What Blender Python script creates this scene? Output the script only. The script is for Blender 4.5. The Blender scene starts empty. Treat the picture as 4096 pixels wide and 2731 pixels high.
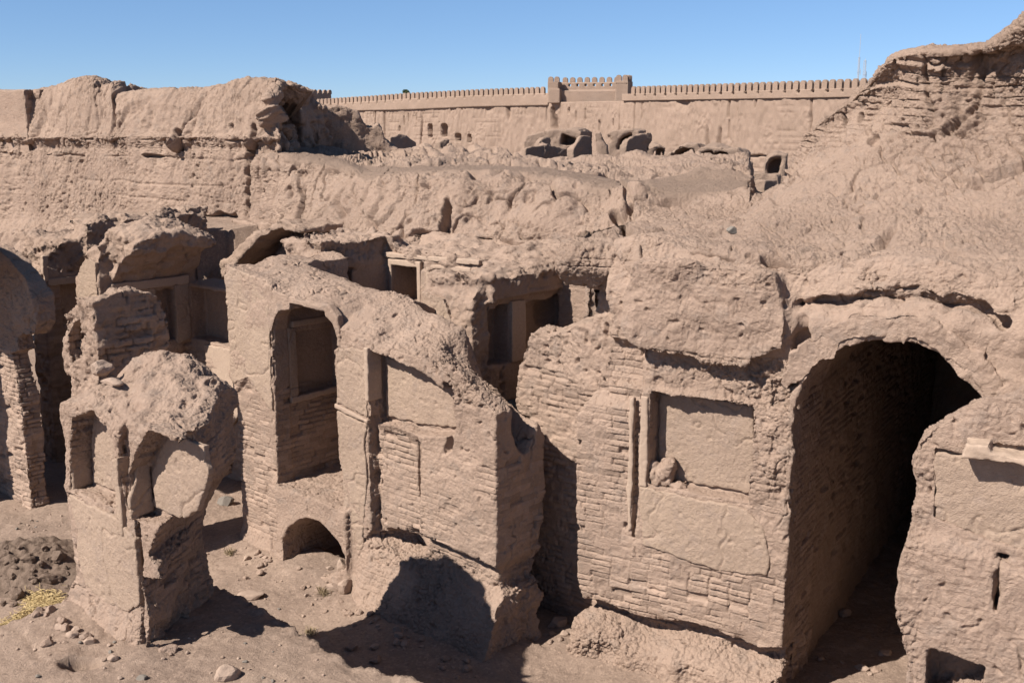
import bpy, math, random
import numpy as np
from mathutils import Vector
PI = math.pi
SUN_AZ, SUN_EL = math.radians(31), math.radians(44)
scene = bpy.context.scene
COL = scene.collection

# ------------------------------------------------------------------ survey of the site
# The camera stands on the citadel rampart 6.5 m above the courtyard.  Points read off the
# photograph (several enlargements, PICS) are turned into metres on known planes.
FOC, CX, CY, EYE = 4354.0, 2048.0, 1365.5, 6.5
_tp = (CY - 470) / FOC
PITCH = math.atan(_tp)
_cp, _sp = math.cos(PITCH), math.sin(PITCH)
PICS = {0: (0, 0, .5742), 1: (0, 200, 1.68), 2: (1100, 200, 1.47), 3: (2500, 0, 1.4254), 4: (0, 850, 1.7423), 5: (800, 950, 1.4933),
        6: (2000, 950, .8803), 7: (0, 1500, 1.2738), 8: (1100, 1750, 1.5986), 9: (1050, 820, 1.4519), 10: (2030, 280, 2.0103),
        11: (3200, 1400, 1.1786), 12: (1150, 280, 3.136), 13: (0, 2000, 1.68)}

def ray(k, x, y):
    a, b, s = PICS[k]
    X = (a + x / s - CX) / FOC
    Y = (CY - b - y / s) / FOC
    return (X, _cp + Y * _sp, -_sp + Y * _cp)

def ground_at(k, x, y, z=0.0):
    d = ray(k, x, y); t = (z - EYE) / d[2]
    return (d[0] * t, d[1] * t, z)

def at_y(k, x, y, Y):
    d = ray(k, x, y); t = Y / d[1]
    return (d[0] * t, Y, EYE + d[2] * t)

def pixel_of(x, y, z):
    f = y * _cp - (z - EYE) * _sp; u = y * _sp + (z - EYE) * _cp
    return (CX + FOC * x / f) * PICS[0][2], (CY - FOC * u / f) * PICS[0][2]

class Frame:
    """A building's own axes: L along its front, b into it, z up."""
    def __init__(s, x, y, deg, k=1., z0=0., z1=0.):
        s.k, s.z0, s.z1 = k, z0, z1; s.x, s.y = x, y; t = math.radians(deg); s.c, s.s = math.cos(t), math.sin(t)
    def world(s, P):
        L, b, z = P[:, 0] * s.k, P[:, 1] * s.k, s.z1 + s.k * (P[:, 2] - s.z0)
        return np.stack([s.x + L * s.c + b * s.s, s.y - L * s.s + b * s.c, z], 1)
    def rot(s, N):
        L, b, z = N[:, 0], N[:, 1], N[:, 2]
        return np.stack([L * s.c + b * s.s, -L * s.s + b * s.c, z], 1)
    def pt(s, L, b, z):
        L, b, z = L * s.k, b * s.k, s.z1 + s.k * (z - s.z0)
        return (s.x + L * s.c + b * s.s, s.y - L * s.s + b * s.c, z)
    def front(s, b0, k, pts):          # survey points on the plane b = b0 -> (L, z)
        out = []
        for p in pts:
            d = ray(k, *p); t = (s.x * s.s + s.y * s.c + b0) / (d[0] * s.s + d[1] * s.c)
            x, y, z = d[0] * t, d[1] * t, EYE + d[2] * t
            out.append(((x - s.x) * s.c - (y - s.y) * s.s, z))
        return out
    def side(s, L0, k, pts):           # survey points on the plane L = L0 -> (b, z)
        out = []
        for p in pts:
            d = ray(k, *p); t = (s.x * s.c - s.y * s.s + L0) / (d[0] * s.c - d[1] * s.s)
            x, y, z = d[0] * t, d[1] * t, EYE + d[2] * t
            out.append(((x - s.x) * s.s + (y - s.y) * s.c, z))
        return out

# ------------------------------------------------------------------ noise
_T = np.random.RandomState(7).uniform(-1, 1, (64, 64, 64)).astype(np.float32)
_T2 = np.random.RandomState(8).uniform(0, 1, (3, 32, 32, 32)).astype(np.float32)

def vn(P, scale, seed=0, sx=1., sy=1., sz=1.):
    """value noise in [-1, 1] at points P, feature size = scale metres (stretched by sx, sy, sz)"""
    Q = np.asarray(P, np.float32) / np.array([scale * sx, scale * sy, scale * sz], np.float32) + np.array([seed * 13.37 + 100, seed * 7.1 + 200, seed * 3.3 + 300], np.float32)
    I = np.floor(Q).astype(np.int32); f = Q - I; f = f * f * (3 - 2 * f)
    i0 = I & 63; i1 = (I + 1) & 63
    x, y, z = f[:, 0], f[:, 1], f[:, 2]
    def g(a, b, c): return _T[a[:, 0], b[:, 1], c[:, 2]]
    c0 = (g(i0, i0, i0) * (1 - x) + g(i1, i0, i0) * x) * (1 - y) + (g(i0, i1, i0) * (1 - x) + g(i1, i1, i0) * x) * y
    c1 = (g(i0, i0, i1) * (1 - x) + g(i1, i0, i1) * x) * (1 - y) + (g(i0, i1, i1) * (1 - x) + g(i1, i1, i1) * x) * y
    return c0 * (1 - z) + c1 * z

def cells(P, scale, seed=0):
    """worley noise: distance to the nearest and second nearest point, and a random number per cell"""
    Q = np.asarray(P, np.float32) / scale + seed * 5.17 + 50
    I = np.floor(Q).astype(np.int32); f = Q - I
    n = len(Q); d1 = np.full(n, 9, np.float32); d2 = d1.copy(); rid = np.zeros(n, np.float32)
    for dx in (-1, 0, 1):
        for dy in (-1, 0, 1):
            for dz in (-1, 0, 1):
                a = (I[:, 0] + dx) & 31; b = (I[:, 1] + dy) & 31; c = (I[:, 2] + dz) & 31
                ex = _T2[0, a, b, c] + dx - f[:, 0]; ey = _T2[1, a, b, c] + dy - f[:, 1]; ez = _T2[2, a, b, c] + dz - f[:, 2]
                d = ex * ex + ey * ey + ez * ez
                m = d < d1
                d2 = np.where(m, d1, np.minimum(d2, d)); rid = np.where(m, _T2[0, b, c, a], rid); d1 = np.where(m, d, d1)
    return np.sqrt(d1), np.sqrt(d2), rid

def sstep(a, b, x):
    t = np.clip((x - a) / (b - a), 0, 1); return t * t * (3 - 2 * t)

def interp(x, pts):
    return np.interp(x, [p[0] for p in pts], [p[1] for p in pts]).astype(np.float32)

# ------------------------------------------------------------------ solid modelling on a voxel grid
class Vol:
    def __init__(s, fr, L, b, z, h):
        s.fr, s.h = fr, h
        s.l = np.arange(L[0], L[1] + h, h, dtype=np.float32); s.b = np.arange(b[0], b[1] + h, h, dtype=np.float32); s.z = np.arange(z[0], z[1] + h, h, dtype=np.float32)
        s.L = s.l[:, None, None]; s.B = s.b[None, :, None]; s.Z = s.z[None, None, :]
        s.f = np.full((len(s.l), len(s.b), len(s.z)), 3, np.float32)
    def poly(s, pts, plane='Lz'):
        u, w = {'Lz': (s.l, s.z), 'bz': (s.b, s.z), 'Lb': (s.l, s.b)}[plane]
        U, W = np.meshgrid(u, w, indexing='ij')
        d = np.full(U.shape, 1e9, np.float32); sg = np.ones(U.shape, bool)
        n = len(pts)
        for i in range(n):
            ax, ay = pts[i]; bx, by = pts[(i + 1) % n]
            ex, ey = bx - ax, by - ay; wx, wy = U - ax, W - ay
            t = np.clip((wx * ex + wy * ey) / (ex * ex + ey * ey + 1e-12), 0, 1)
            d = np.minimum(d, (wx - ex * t) ** 2 + (wy - ey * t) ** 2)
            c = (ay <= W) != (by <= W)
            xi = ax + (W - ay) * ex / (ey if abs(ey) > 1e-9 else 1e-9)
            sg ^= c & (U < xi)
        d = np.sqrt(d) * np.where(sg, 1, -1)
        return d[:, None, :] if plane == 'Lz' else d[None, :, :] if plane == 'bz' else d[:, :, None]
    def ext(s, pts, lo, hi, plane='Lz'):
        ax = {'Lz': s.B, 'bz': s.L, 'Lb': s.Z}[plane]
        return np.maximum(s.poly(pts, plane), np.maximum(lo - ax, ax - hi))
    def box(s, L, b, z):
        return np.maximum(np.maximum(np.maximum(L[0] - s.L, s.L - L[1]), np.maximum(b[0] - s.B, s.B - b[1])), np.maximum(z[0] - s.Z, s.Z - z[1]))
    def ball(s, c, r):
        q = np.sqrt(((s.L - c[0]) / r[0]) ** 2 + ((s.B - c[1]) / r[1]) ** 2 + ((s.Z - c[2]) / r[2]) ** 2)
        return (q - 1) * min(r)
    def add(s, g, k=.0):
        m = np.minimum(s.f, g)
        if k: m = m - np.square(np.maximum(k - np.abs(s.f - g), 0)) / (4 * k)
        s.f = m.astype(np.float32)
    def cut(s, g, k=.0):
        g = -g; m = np.maximum(s.f, g)
        if k: m = m + np.square(np.maximum(k - np.abs(s.f - g), 0)) / (4 * k)
        s.f = m.astype(np.float32)
    def noise(s, scale, seed, st=(1, 1, 1)):
        rs = np.random.RandomState(seed); Ws = []; dims = []
        for ax, k in zip((s.l, s.b, s.z), st):
            t = (ax - ax[0]) / (scale * k); n = int(t[-1]) + 3
            i = t.astype(int); f = t - i; f = f * f * (3 - 2 * f)
            W = np.zeros((len(ax), n), np.float32); r = np.arange(len(ax)); W[r, i] = 1 - f; W[r, i + 1] += f
            Ws.append(W); dims.append(n)
        T = rs.uniform(-1, 1, dims).astype(np.float32)
        T = np.tensordot(Ws[0], T, (1, 0)); T = np.einsum('jb,ibc->ijc', Ws[1], T, optimize=True)
        return T @ Ws[2].T
    def weather(s, amp=1., seed=1):
        s.f += amp * (.045 * s.noise(.55, seed) + .026 * s.noise(.21, seed + 1) + .012 * s.noise(.09, seed + 2))
    def mesh(s):
        f = s.f
        for a in (0, -1):     # close the solid at the grid's faces
            f[a] = np.maximum(f[a], .5); f[:, a] = np.maximum(f[:, a], .5); f[:, :, a] = np.maximum(f[:, :, a], .5)
        ins = f < 0
        n = np.zeros(tuple(d - 1 for d in f.shape), np.uint8)
        for i in (0, 1):
            for j in (0, 1):
                for k in (0, 1):
                    n += ins[i:n.shape[0] + i, j:n.shape[1] + j, k:n.shape[2] + k]
        act = (n > 0) & (n < 8)
        I, J, K = np.nonzero(act)
        idx = np.full(n.shape, -1, np.int32); idx[I, J, K] = np.arange(len(I))
        P = np.zeros((len(I), 3), np.float32); C = np.zeros(len(I), np.float32)
        for ax in range(3):
            o = [0, 1, 2]; o.remove(ax)
            for p in (0, 1):
                for q in (0, 1):
                    A = [I, J, K]; A[o[0]] = A[o[0]] + p; A[o[1]] = A[o[1]] + q
                    Bq = list(A); Bq[ax] = Bq[ax] + 1
                    fa = f[A[0], A[1], A[2]]; fb = f[Bq[0], Bq[1], Bq[2]]
                    m = (fa < 0) != (fb < 0); t = np.where(m, fa / np.where(m, fa - fb, 1), 0)
                    v = np.zeros((len(I), 3), np.float32); v[:, o[0]] = p; v[:, o[1]] = q; v[:, ax] = t
                    P += v * m[:, None]; C += m
        P = P / C[:, None] + np.stack([I, J, K], 1)
        P = P * s.h + np.array([s.l[0], s.b[0], s.z[0]], np.float32)
        faces = []
        for ax in range(3):
            o = [0, 1, 2]; o.remove(ax)
            sl0 = [slice(1, -1)] * 3; sl1 = [slice(1, -1)] * 3; sl0[ax] = slice(0, -1); sl1[ax] = slice(1, None)
            a = ins[tuple(sl0)]; b = ins[tuple(sl1)]
            E = np.nonzero(a != b); E = [e + (0 if k == ax else 1) for k, e in enumerate(E)]
            fl = ins[E[0], E[1], E[2]]
            c = []
            for p, q in ((1, 1), (0, 1), (0, 0), (1, 0)):
                G = list(E); G[o[0]] = G[o[0]] - p; G[o[1]] = G[o[1]] - q; c.append(idx[G[0], G[1], G[2]])
            Q = np.stack(c, 1)
            if ax == 1: fl = ~fl
            Q[~fl] = Q[~fl][:, ::-1]
            faces.append(Q)
        return P, np.concatenate(faces)

def normals(P, F):
    a, b, c, d = (P[F[:, i]] for i in range(4))
    n = np.cross(c - a, d - b); N = np.zeros_like(P)
    for k in range(3):
        w = np.concatenate([n[:, k]] * 4); N[:, k] = np.bincount(F.T.ravel(), w, len(P))
    return N / (np.linalg.norm(N, axis=1, keepdims=True) + 1e-9)

def subdivide(P, F):
    n = len(P); A = F.ravel(); Bq = np.roll(F, -1, 1).ravel()
    key = np.minimum(A, Bq).astype(np.int64) * n + np.maximum(A, Bq)
    u, inv = np.unique(key, return_inverse=True); inv = inv.reshape(-1, 4)
    mid = (P[u // n] + P[u % n]) * .5; cen = P[F].mean(1); m = n + np.arange(len(u)); c = n + len(u) + np.arange(len(F))
    E = m[inv]; Q = [np.stack([F[:, i], E[:, i], c, E[:, i - 1]], 1) for i in range(4)]
    return np.concatenate([P, mid, cen]), np.concatenate(Q).astype(np.int32)

def link_mesh(name, V, F, mat, parent=None, smooth=True, origin=None):
    me = bpy.data.meshes.new(name)
    V = np.asarray(V, np.float32)
    if origin is None:
        origin = tuple(parent.location) if parent else (float(V[:, 0].mean()), float(V[:, 1].mean()), float(V[:, 2].min()))
    V = V - np.array(origin, np.float32)
    if isinstance(F, np.ndarray):
        k = F.shape[1]
        me.vertices.add(len(V)); me.vertices.foreach_set('co', V.ravel())
        me.loops.add(F.size); me.loops.foreach_set('vertex_index', F.ravel().astype(np.int32))
        me.polygons.add(len(F)); me.polygons.foreach_set('loop_start', np.arange(0, F.size, k, dtype=np.int32))
        me.update(calc_edges=True)
    else:
        me.from_pydata([tuple(v) for v in V], [], F)
    if smooth: me.polygons.foreach_set('use_smooth', np.ones(len(me.polygons), bool))
    if mat: me.materials.append(mat)
    me.update()
    o = bpy.data.objects.new(name, me); COL.objects.link(o)
    if parent:
        o.parent = parent
        d = np.array(origin) - np.array(parent.location); o.location = d
    else: o.location = origin
    return o

def under(child, part):
    """make a part a sub-part of another part of the same thing"""
    d = child.location - part.location; child.parent = part; child.location = d
    return child

def tag(o, label=None, cat=None, group=None, kind=None):
    if label: o['label'] = label
    if cat: o['category'] = cat
    if group: o['group'] = group
    if kind: o['kind'] = kind
    return o

def thing(name, loc, label, cat, group=None):
    o = bpy.data.objects.new(name, None); COL.objects.link(o); o.location = loc; o.empty_display_size = .2
    return tag(o, label, cat, group)

# ------------------------------------------------------------------ surface relief
def mud(P, amp=1., run=0., pit=1., seed=0):
    """relief of weathered mud: lumps, runnels washed down the face, cracks, pits"""
    W = P + .05 * np.stack([vn(P, .15, seed + 31), vn(P, .15, seed + 32), vn(P, .15, seed + 33)], 1)
    d = .030 * vn(P, .62, seed) + .022 * vn(P, .27, seed + 1) + .012 * vn(W, .13, seed + 2)
    d += .013 * (np.abs(vn(W, .10, seed + 3)) - .35) - .012 * (np.abs(vn(W, .055, seed + 13)) - .35) + .012 * (np.abs(vn(W, .032, seed + 4)) - .35)
    r = 1 - np.abs(vn(P, .17, seed + 9)); d -= .020 * np.clip(r - .72, 0, 1) / .28 * sstep(-.1, .5, vn(P, .9, seed + 5))
    if run:
        q = vn(P, .16, seed + 6, sz=7); d += run * (.030 * q + .022 * vn(P, .36, seed + 7, sz=5))
        g = 1 - np.abs(vn(P, .42, seed + 8, sz=5)); d -= run * .07 * np.clip(g - .80, 0, 1) / .2 * sstep(0, .5, vn(P, 1.1, seed + 12))
    if pit:
        q = vn(W, .10, seed + 10) + .5 * vn(W, .05, seed + 11); d -= pit * .05 * sstep(.62, .95, q)
        g = 1 - np.abs(vn(W, .38, seed + 14, sz=3.5) + .25 * vn(W, .08, seed + 15)); d -= pit * .055 * sstep(.93, .99, g) * sstep(.05, .45, vn(P, .6, seed + 16))
    return d * amp

def gully(P, depth, scale=.7, seed=0, gate=.1):
    """rain gullies and narrow slots running down a face"""
    W = P + .10 * np.stack([vn(P, .3, seed + 81), vn(P, .3, seed + 82), 0 * P[:, 0]], 1)
    g = 1 - np.abs(vn(W, scale, seed + 83, sz=6)); h = 1 - np.abs(vn(W, scale * .45, seed + 84, sz=5))
    m = sstep(gate - .2, gate + .4, vn(P, 1.2, seed + 85)); m2 = sstep(gate, gate + .4, vn(P, .8, seed + 86))
    return -depth * (np.clip(g - .84, 0, 1) / .16 * m + .55 * np.clip(h - .88, 0, 1) / .12 * m2)

def clods(P, s=.07, amp=1., seed=0):
    """angular broken lumps with narrow dark gaps"""
    W = P + .35 * s * np.stack([vn(P, s * .8, seed + 61), vn(P, s * .8, seed + 62), vn(P, s * .8, seed + 63)], 1)
    d1, d2, r = cells(W, s, seed)
    return amp * s * (.30 * (.45 - d1) + .42 * (r - .5) - .38 * (1 - sstep(.02, .16, d2 - d1)))

def holes(P, s=.3, thr=.85, depth=.07, seed=0):
    """scattered crisp holes"""
    W = P + .05 * np.stack([vn(P, .08, seed + 91), vn(P, .08, seed + 92), vn(P, .08, seed + 93)], 1)
    d1, d2, r = cells(W, s, seed + 2)
    return -depth * (r > thr) * (1 - sstep(.10, .20, d1)) * (.4 + .6 * (r - thr) / (1 - thr))

def crumb(P, amp=1., seed=0, s=.10, zs=.65):
    """fine broken skin of a weathered mud face"""
    Q = P * np.array([1, 1, zs], np.float32)
    gate = .35 + .65 * sstep(-.35, .35, vn(P, .5, seed + 71))
    return amp * gate * (clods(Q, s, .55, seed) + clods(Q, s * .48, .75, seed + 3))

def bricks(u, z, P, seed=0, hc=.077, wb=.25, wear=1.):
    z = z + .012 * vn(P, .7, seed + 20) + .004 * vn(P, .14, seed + 21) + .002 * vn(P, .04, seed + 19); u = u + .014 * vn(P, .3, seed + 22) + .006 * vn(P, .06, seed + 18)
    row = np.floor(z / hc).astype(np.int64); rr = _T[row & 63, (row * 7 + seed) & 63, 3]
    uu = u / wb + rr * .45 + .5 * (row & 1)
    col = np.floor(uu).astype(np.int64)
    rb = _T[row & 63, col & 63, (seed + 5) & 63]; rc = _T[row & 63, col & 63, (seed + 9) & 63]; rd = _T[row & 63, col & 63, (seed + 13) & 63]
    fz = (z / hc - row) * hc; fu = (uu - col) * wb
    ez = np.minimum(fz, hc - fz); eu = np.minimum(fu, wb - fu)
    w = .0075 * (1 + .8 * vn(P, .25, seed + 23))
    gz = (1 - sstep(w * .5, w * 1.6, ez)) * sstep(-.6, .0, rd + .9 * vn(P, .2, seed + 17)); gu = (1 - sstep(w * .6, w * 1.8, eu)) * sstep(-.8, -.2, rc)
    fill = sstep(-.45, .2, vn(P, .45, seed + 24) + .35 * vn(P, .12, seed + 16))
    g = np.maximum(gz, gu) * (.2 + .8 * fill)
    miss = (rc > .91) * sstep(.0, .012, np.minimum(ez, eu) + .006 * vn(P, .05, seed + 15))
    bricks.tone = rb * (1 - .6 * g) + .5 * rd; bricks.joint = g
    return wear * (-.032 * g + .011 * rb * fill + .006 * rd * (fu / wb - .5) * 2 - .05 * miss - .016 * sstep(.35, .8, vn(P, .09, seed + 25)))

def finish(name, vol, mat, parent=None, brick=None, smooth=None, amp=1., run=0., pit=1., rough=None, sub=0, seed=0, wear=1., hc=.077, wb=.25, extra=None):
    P, F = vol.mesh()
    for _ in range(sub): P, F = subdivide(P, F)
    N = normals(P, F)
    L, b, z = P[:, 0], P[:, 1], P[:, 2]
    d = mud(P, amp, run, pit, seed)
    if rough is not None:
        m = rough(L, b, z, N); v_ = .35 + .65 * sstep(-.3, .5, vn(P, .45, seed + 77)); d = d + m * v_ * (.65 * clods(P, .085, .8, seed) + clods(P, .042, .9, seed + 1) + .35 * clods(P, .19, .7, seed + 2)) + (1 - m) * .22 * crumb(P, 1., seed)
    if smooth is not None:
        m = smooth(L, b, z, N); d = d * (1 - .8 * m)
    if brick is not None:
        m = brick(L, b, z, N) * (1 - sstep(.45, .75, np.abs(N[:, 2])))
        u = np.where(np.abs(N[:, 1]) > np.abs(N[:, 0]), L, b)
        d = d * (1 - .72 * m) + m * bricks(u, z, P, seed, hc, wb, wear)
        tone = m * bricks.tone
    if extra is not None: d = d + extra(L, b, z, N)
    P = P + N * d[:, None]
    o = link_mesh(name, vol.fr.world(P), F, mat, parent)
    if brick is not None:
        a = o.data.attributes.new('tone', 'FLOAT', 'POINT'); a.data.foreach_set('value', tone.astype(np.float32))
    return o

def slab(name, fr, poly, b0, b1, mat, parent, h=.014, seed=0, edge=.02, amp=None, holes=(), pad=.06, brick=None, crack=1.):
    """a thin coat of plaster (or a beam) on a wall face with chipped edges"""
    if amp is None: amp = .10 if mat is FINE else .3
    Ls = [p[0] for p in poly]; zs = [p[1] for p in poly]
    v = Vol(fr, (min(Ls) - pad, max(Ls) + pad), (b0 - pad, b1 + pad), (min(zs) - pad, max(zs) + pad), h)
    g = v.poly(poly) + edge * v.noise(.16, seed + 50, (1, 9, 1)) + edge * .6 * v.noise(.06, seed + 51, (1, 9, 1))
    v.add(np.maximum(g, np.maximum(b0 - v.B, v.B - b1)))
    for q in holes: v.cut(v.poly(q))
    def ex(L, b, z, N):
        P = np.stack([L, b, z], 1); g = 1 - np.abs(vn(P, .7, seed + 30) + .3 * vn(P, .15, seed + 31))
        return (.25 if mat is FINE else 1.) * (-.02 * crack * np.clip(g - .955, 0, 1) / .045 - .014 * sstep(.6, 1.0, vn(P, .1, seed + 32) + .5 * vn(P, .04, seed + 33)))
    return finish(name, v, mat, parent, amp=amp, pit=.25, seed=seed, extra=ex, brick=brick)

# ------------------------------------------------------------------ draped masses
def cubic(G, n, axis):
    """resample a control grid along an axis with Catmull-Rom splines"""
    G = np.moveaxis(np.asarray(G, np.float32), axis, 0); m = len(G)
    t = np.linspace(0, m - 1 - 1e-5, n); i = t.astype(int); f = (t - i).reshape((-1,) + (1,) * (G.ndim - 1)).astype(np.float32)
    p0 = G[np.clip(i - 1, 0, m - 1)]; p1 = G[i]; p2 = G[np.clip(i + 1, 0, m - 1)]; p3 = G[np.clip(i + 2, 0, m - 1)]
    r = .5 * (2 * p1 + (p2 - p0) * f + (2 * p0 - 5 * p1 + 4 * p2 - p3) * f * f + (3 * p1 - p0 - 3 * p2 + p3) * f ** 3)
    return np.moveaxis(r, 0, axis)

def grid_faces(nr, nc):
    i = np.arange(nr * nc).reshape(nr, nc)
    return np.stack([i[:-1, :-1], i[:-1, 1:], i[1:, 1:], i[1:, :-1]], -1).reshape(-1, 4)

def drape(name, ctrl, nr, nc, disp, mat, parent=None, back=(0, 2.5, -1.5), path=None):
    """a mass whose face passes through a grid of surveyed points (rows bottom to top, columns left to right), closed behind"""
    G = cubic(cubic(ctrl, nr, 0), nc, 1); P = G.reshape(-1, 3); F = grid_faces(nr, nc); N = normals(P, F)
    d = disp(P, N, np.repeat(np.linspace(0, 1, nr), nc), np.tile(np.linspace(0, 1, nc), nr))
    P = P + N * d[:, None]
    i = np.arange(nr * nc).reshape(nr, nc)
    ring = np.concatenate([i[0, :], i[1:, -1], i[-1, -2::-1], i[-2:0:-1, 0]])
    Q = P[ring] + np.array(back, np.float32); m = len(ring); k = len(P) + np.arange(m)
    sk = np.stack([ring, np.roll(ring, -1), np.roll(k, -1), k], 1)[:, ::-1]
    o = link_mesh(name, np.concatenate([P, Q]), np.concatenate([F, sk]), mat, parent)
    if path is not None:
        a = o.data.attributes.new('path', 'FLOAT', 'POINT'); a.data.foreach_set('value', np.concatenate([path(P, N), np.zeros(len(Q))]).astype(np.float32))
    return o

# ------------------------------------------------------------------ materials
def material(name, c1, c2, c3=None, grain=1., bump=.9, dist=.016, speck=.25, path=None):
    m = bpy.data.materials.new(name); m.use_nodes = True
    nt = m.node_tree; nt.nodes.clear(); N = nt.nodes.new; K = nt.links.new
    out = N('ShaderNodeOutputMaterial'); bs = N('ShaderNodeBsdfPrincipled'); K(bs.outputs[0], out.inputs[0])
    bs.inputs['Roughness'].default_value = .95; bs.inputs['Specular IOR Level'].default_value = .12
    geo = N('ShaderNodeNewGeometry')
    def noise(scale, det=4., rough=.6):
        n = N('ShaderNodeTexNoise'); n.inputs['Scale'].default_value = scale; n.inputs['Detail'].default_value = det; n.inputs['Roughness'].default_value = rough
        K(geo.outputs['Position'], n.inputs['Vector']); return n
    def ramp(src, a, b):
        r = N('ShaderNodeMapRange'); r.inputs['From Min'].default_value = a; r.inputs['From Max'].default_value = b; K(src, r.inputs['Value']); return r.outputs[0]
    def mix(f, a, b):
        x = N('ShaderNodeMix'); x.data_type = 'RGBA'
        for s, v in ((x.inputs[0], f), (x.inputs[6], a), (x.inputs[7], b)):
            if isinstance(v, (int, float)): s.default_value = v
            elif isinstance(v, tuple): s.default_value = v + (1,)
            else: K(v, s)
        return x.outputs[2]
    n1 = noise(.55 * grain, 5, .6); n2 = noise(4.5 * grain, 5, .65); n3 = noise(120 * grain, 3, .6)
    c = mix(ramp(n1.outputs['Fac'], .38, .62), c1, tuple(q * .95 for q in c2))
    if c3: c = mix(ramp(n2.outputs['Fac'], .52, .72), c, c3)
    v = N('ShaderNodeTexVoronoi'); v.inputs['Scale'].default_value = 34 * grain; K(geo.outputs['Position'], v.inputs['Vector'])
    sep = N('ShaderNodeSeparateColor'); K(v.outputs['Color'], sep.inputs[0])
    f = N('ShaderNodeMath'); f.operation = 'MULTIPLY'; K(ramp(sep.outputs[0], .72, 1.), f.inputs[0]); f.inputs[1].default_value = speck
    c = mix(f.outputs[0], c, tuple(min(1, q * 1.35) for q in c1))
    g = N('ShaderNodeMath'); g.operation = 'MULTIPLY'; K(ramp(sep.outputs[1], .8, 1.), g.inputs[0]); g.inputs[1].default_value = speck
    c = mix(g.outputs[0], c, tuple(q * .68 for q in c2))
    c = mix(ramp(n3.outputs['Fac'], .3, .75), mix(.16, c, (.12, .085, .065)), c)
    tn = N('ShaderNodeAttribute'); tn.attribute_name = 'tone'
    tm = N('ShaderNodeMath'); tm.operation = 'MULTIPLY_ADD'; K(tn.outputs['Fac'], tm.inputs[0]); tm.inputs[1].default_value = .15; tm.inputs[2].default_value = 1.
    vm = N('ShaderNodeVectorMath'); vm.operation = 'SCALE'; K(c, vm.inputs[0]); K(tm.outputs[0], vm.inputs['Scale']); c = vm.outputs[0]
    if path:
        at = N('ShaderNodeAttribute'); at.attribute_name = 'path'; c = mix(at.outputs['Fac'], c, path)
    K(c, bs.inputs['Base Color'])
    if bump:
        h = N('ShaderNodeMath'); h.operation = 'ADD'; K(n3.outputs['Fac'], h.inputs[0])
        n4 = noise(46 * grain, 6, .75); K(n4.outputs['Fac'], h.inputs[1])
        n5 = noise(21 * grain, 3, .6); h2 = N('ShaderNodeMath'); h2.operation = 'MULTIPLY_ADD'; K(n5.outputs['Fac'], h2.inputs[0]); h2.inputs[1].default_value = 1.6; K(h.outputs[0], h2.inputs[2]); h = h2
        b = N('ShaderNodeBump'); b.inputs['Strength'].default_value = bump; b.inputs['Distance'].default_value = dist
        K(h.outputs[0], b.inputs['Height']); K(b.outputs[0], bs.inputs['Normal'])
    return m

def plain(name, c, rough=.8, metal=0.):
    m = bpy.data.materials.new(name); m.use_nodes = True; b = m.node_tree.nodes['Principled BSDF']
    n = m.node_tree.nodes.new('ShaderNodeTexNoise'); n.inputs['Scale'].default_value = 9
    r = m.node_tree.nodes.new('ShaderNodeMix'); r.data_type = 'RGBA'; r.inputs[6].default_value = c + (1,); r.inputs[7].default_value = tuple(x * .7 for x in c) + (1,)
    m.node_tree.links.new(n.outputs['Fac'], r.inputs[0]); m.node_tree.links.new(r.outputs[2], b.inputs['Base Color'])
    b.inputs['Roughness'].default_value = rough; b.inputs['Metallic'].default_value = metal
    return m

MUD = material('weathered_mud', (0.366, 0.265, 0.207), (0.325, 0.233, 0.181), (0.300, 0.227, 0.184))
BRICK = material('adobe_brick', (0.353, 0.255, 0.199), (0.313, 0.224, 0.171), (0.343, 0.262, 0.207))
PLASTER = material('straw_plaster', (0.371, 0.275, 0.210), (0.338, 0.248, 0.191), (0.315, 0.237, 0.191), bump=1., dist=.011)
FINE = material('fine_plaster', (0.373, 0.280, 0.217), (0.339, 0.252, 0.198), bump=.5, dist=.005)
EARTH = material('trodden_earth', (0.292, 0.214, 0.166), (0.242, 0.175, 0.137), (0.313, 0.231, 0.181), bump=.9, dist=.011, speck=.5)
HILL = material('washed_mud', (0.366, 0.265, 0.207), (0.323, 0.232, 0.181), (0.288, 0.217, 0.176), bump=1., dist=.018, path=(0.227, 0.164, 0.127))
FAR = material('rampart_mud', (0.328, 0.238, 0.186), (0.302, 0.219, 0.170), (0.281, 0.207, 0.163), bump=.7, dist=.03)
STONE = material('pale_stone', (0.353, 0.260, 0.203), (0.308, 0.230, 0.184), bump=.3, speck=.15)
GREY = material('grey_stone', (.165, .142, .122), (.20, .178, .155), bump=.3, speck=.15)
CLOD = material('dark_soil', (.19, .137, .106), (.158, .114, .088), (.215, .16, .126), bump=.8)
# ================================================================== near buildings
FM = Frame(-.19, 12.38, 42)         # the row of vaulted rooms (origin at its broken right corner)
FK = Frame(-3.69, 10.20, 42, .963, 1.0, 1.2)        # pillar with two niches on the platform
FR = Frame(.82, 12.6, 31)           # pier and vault
FQ = Frame(3.55, 8.4, 29)           # pier in front of the vault

def facing(N): return sstep(.35, .7, -N[:, 1])
def top(N): return sstep(.35, .75, N[:, 2])

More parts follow.
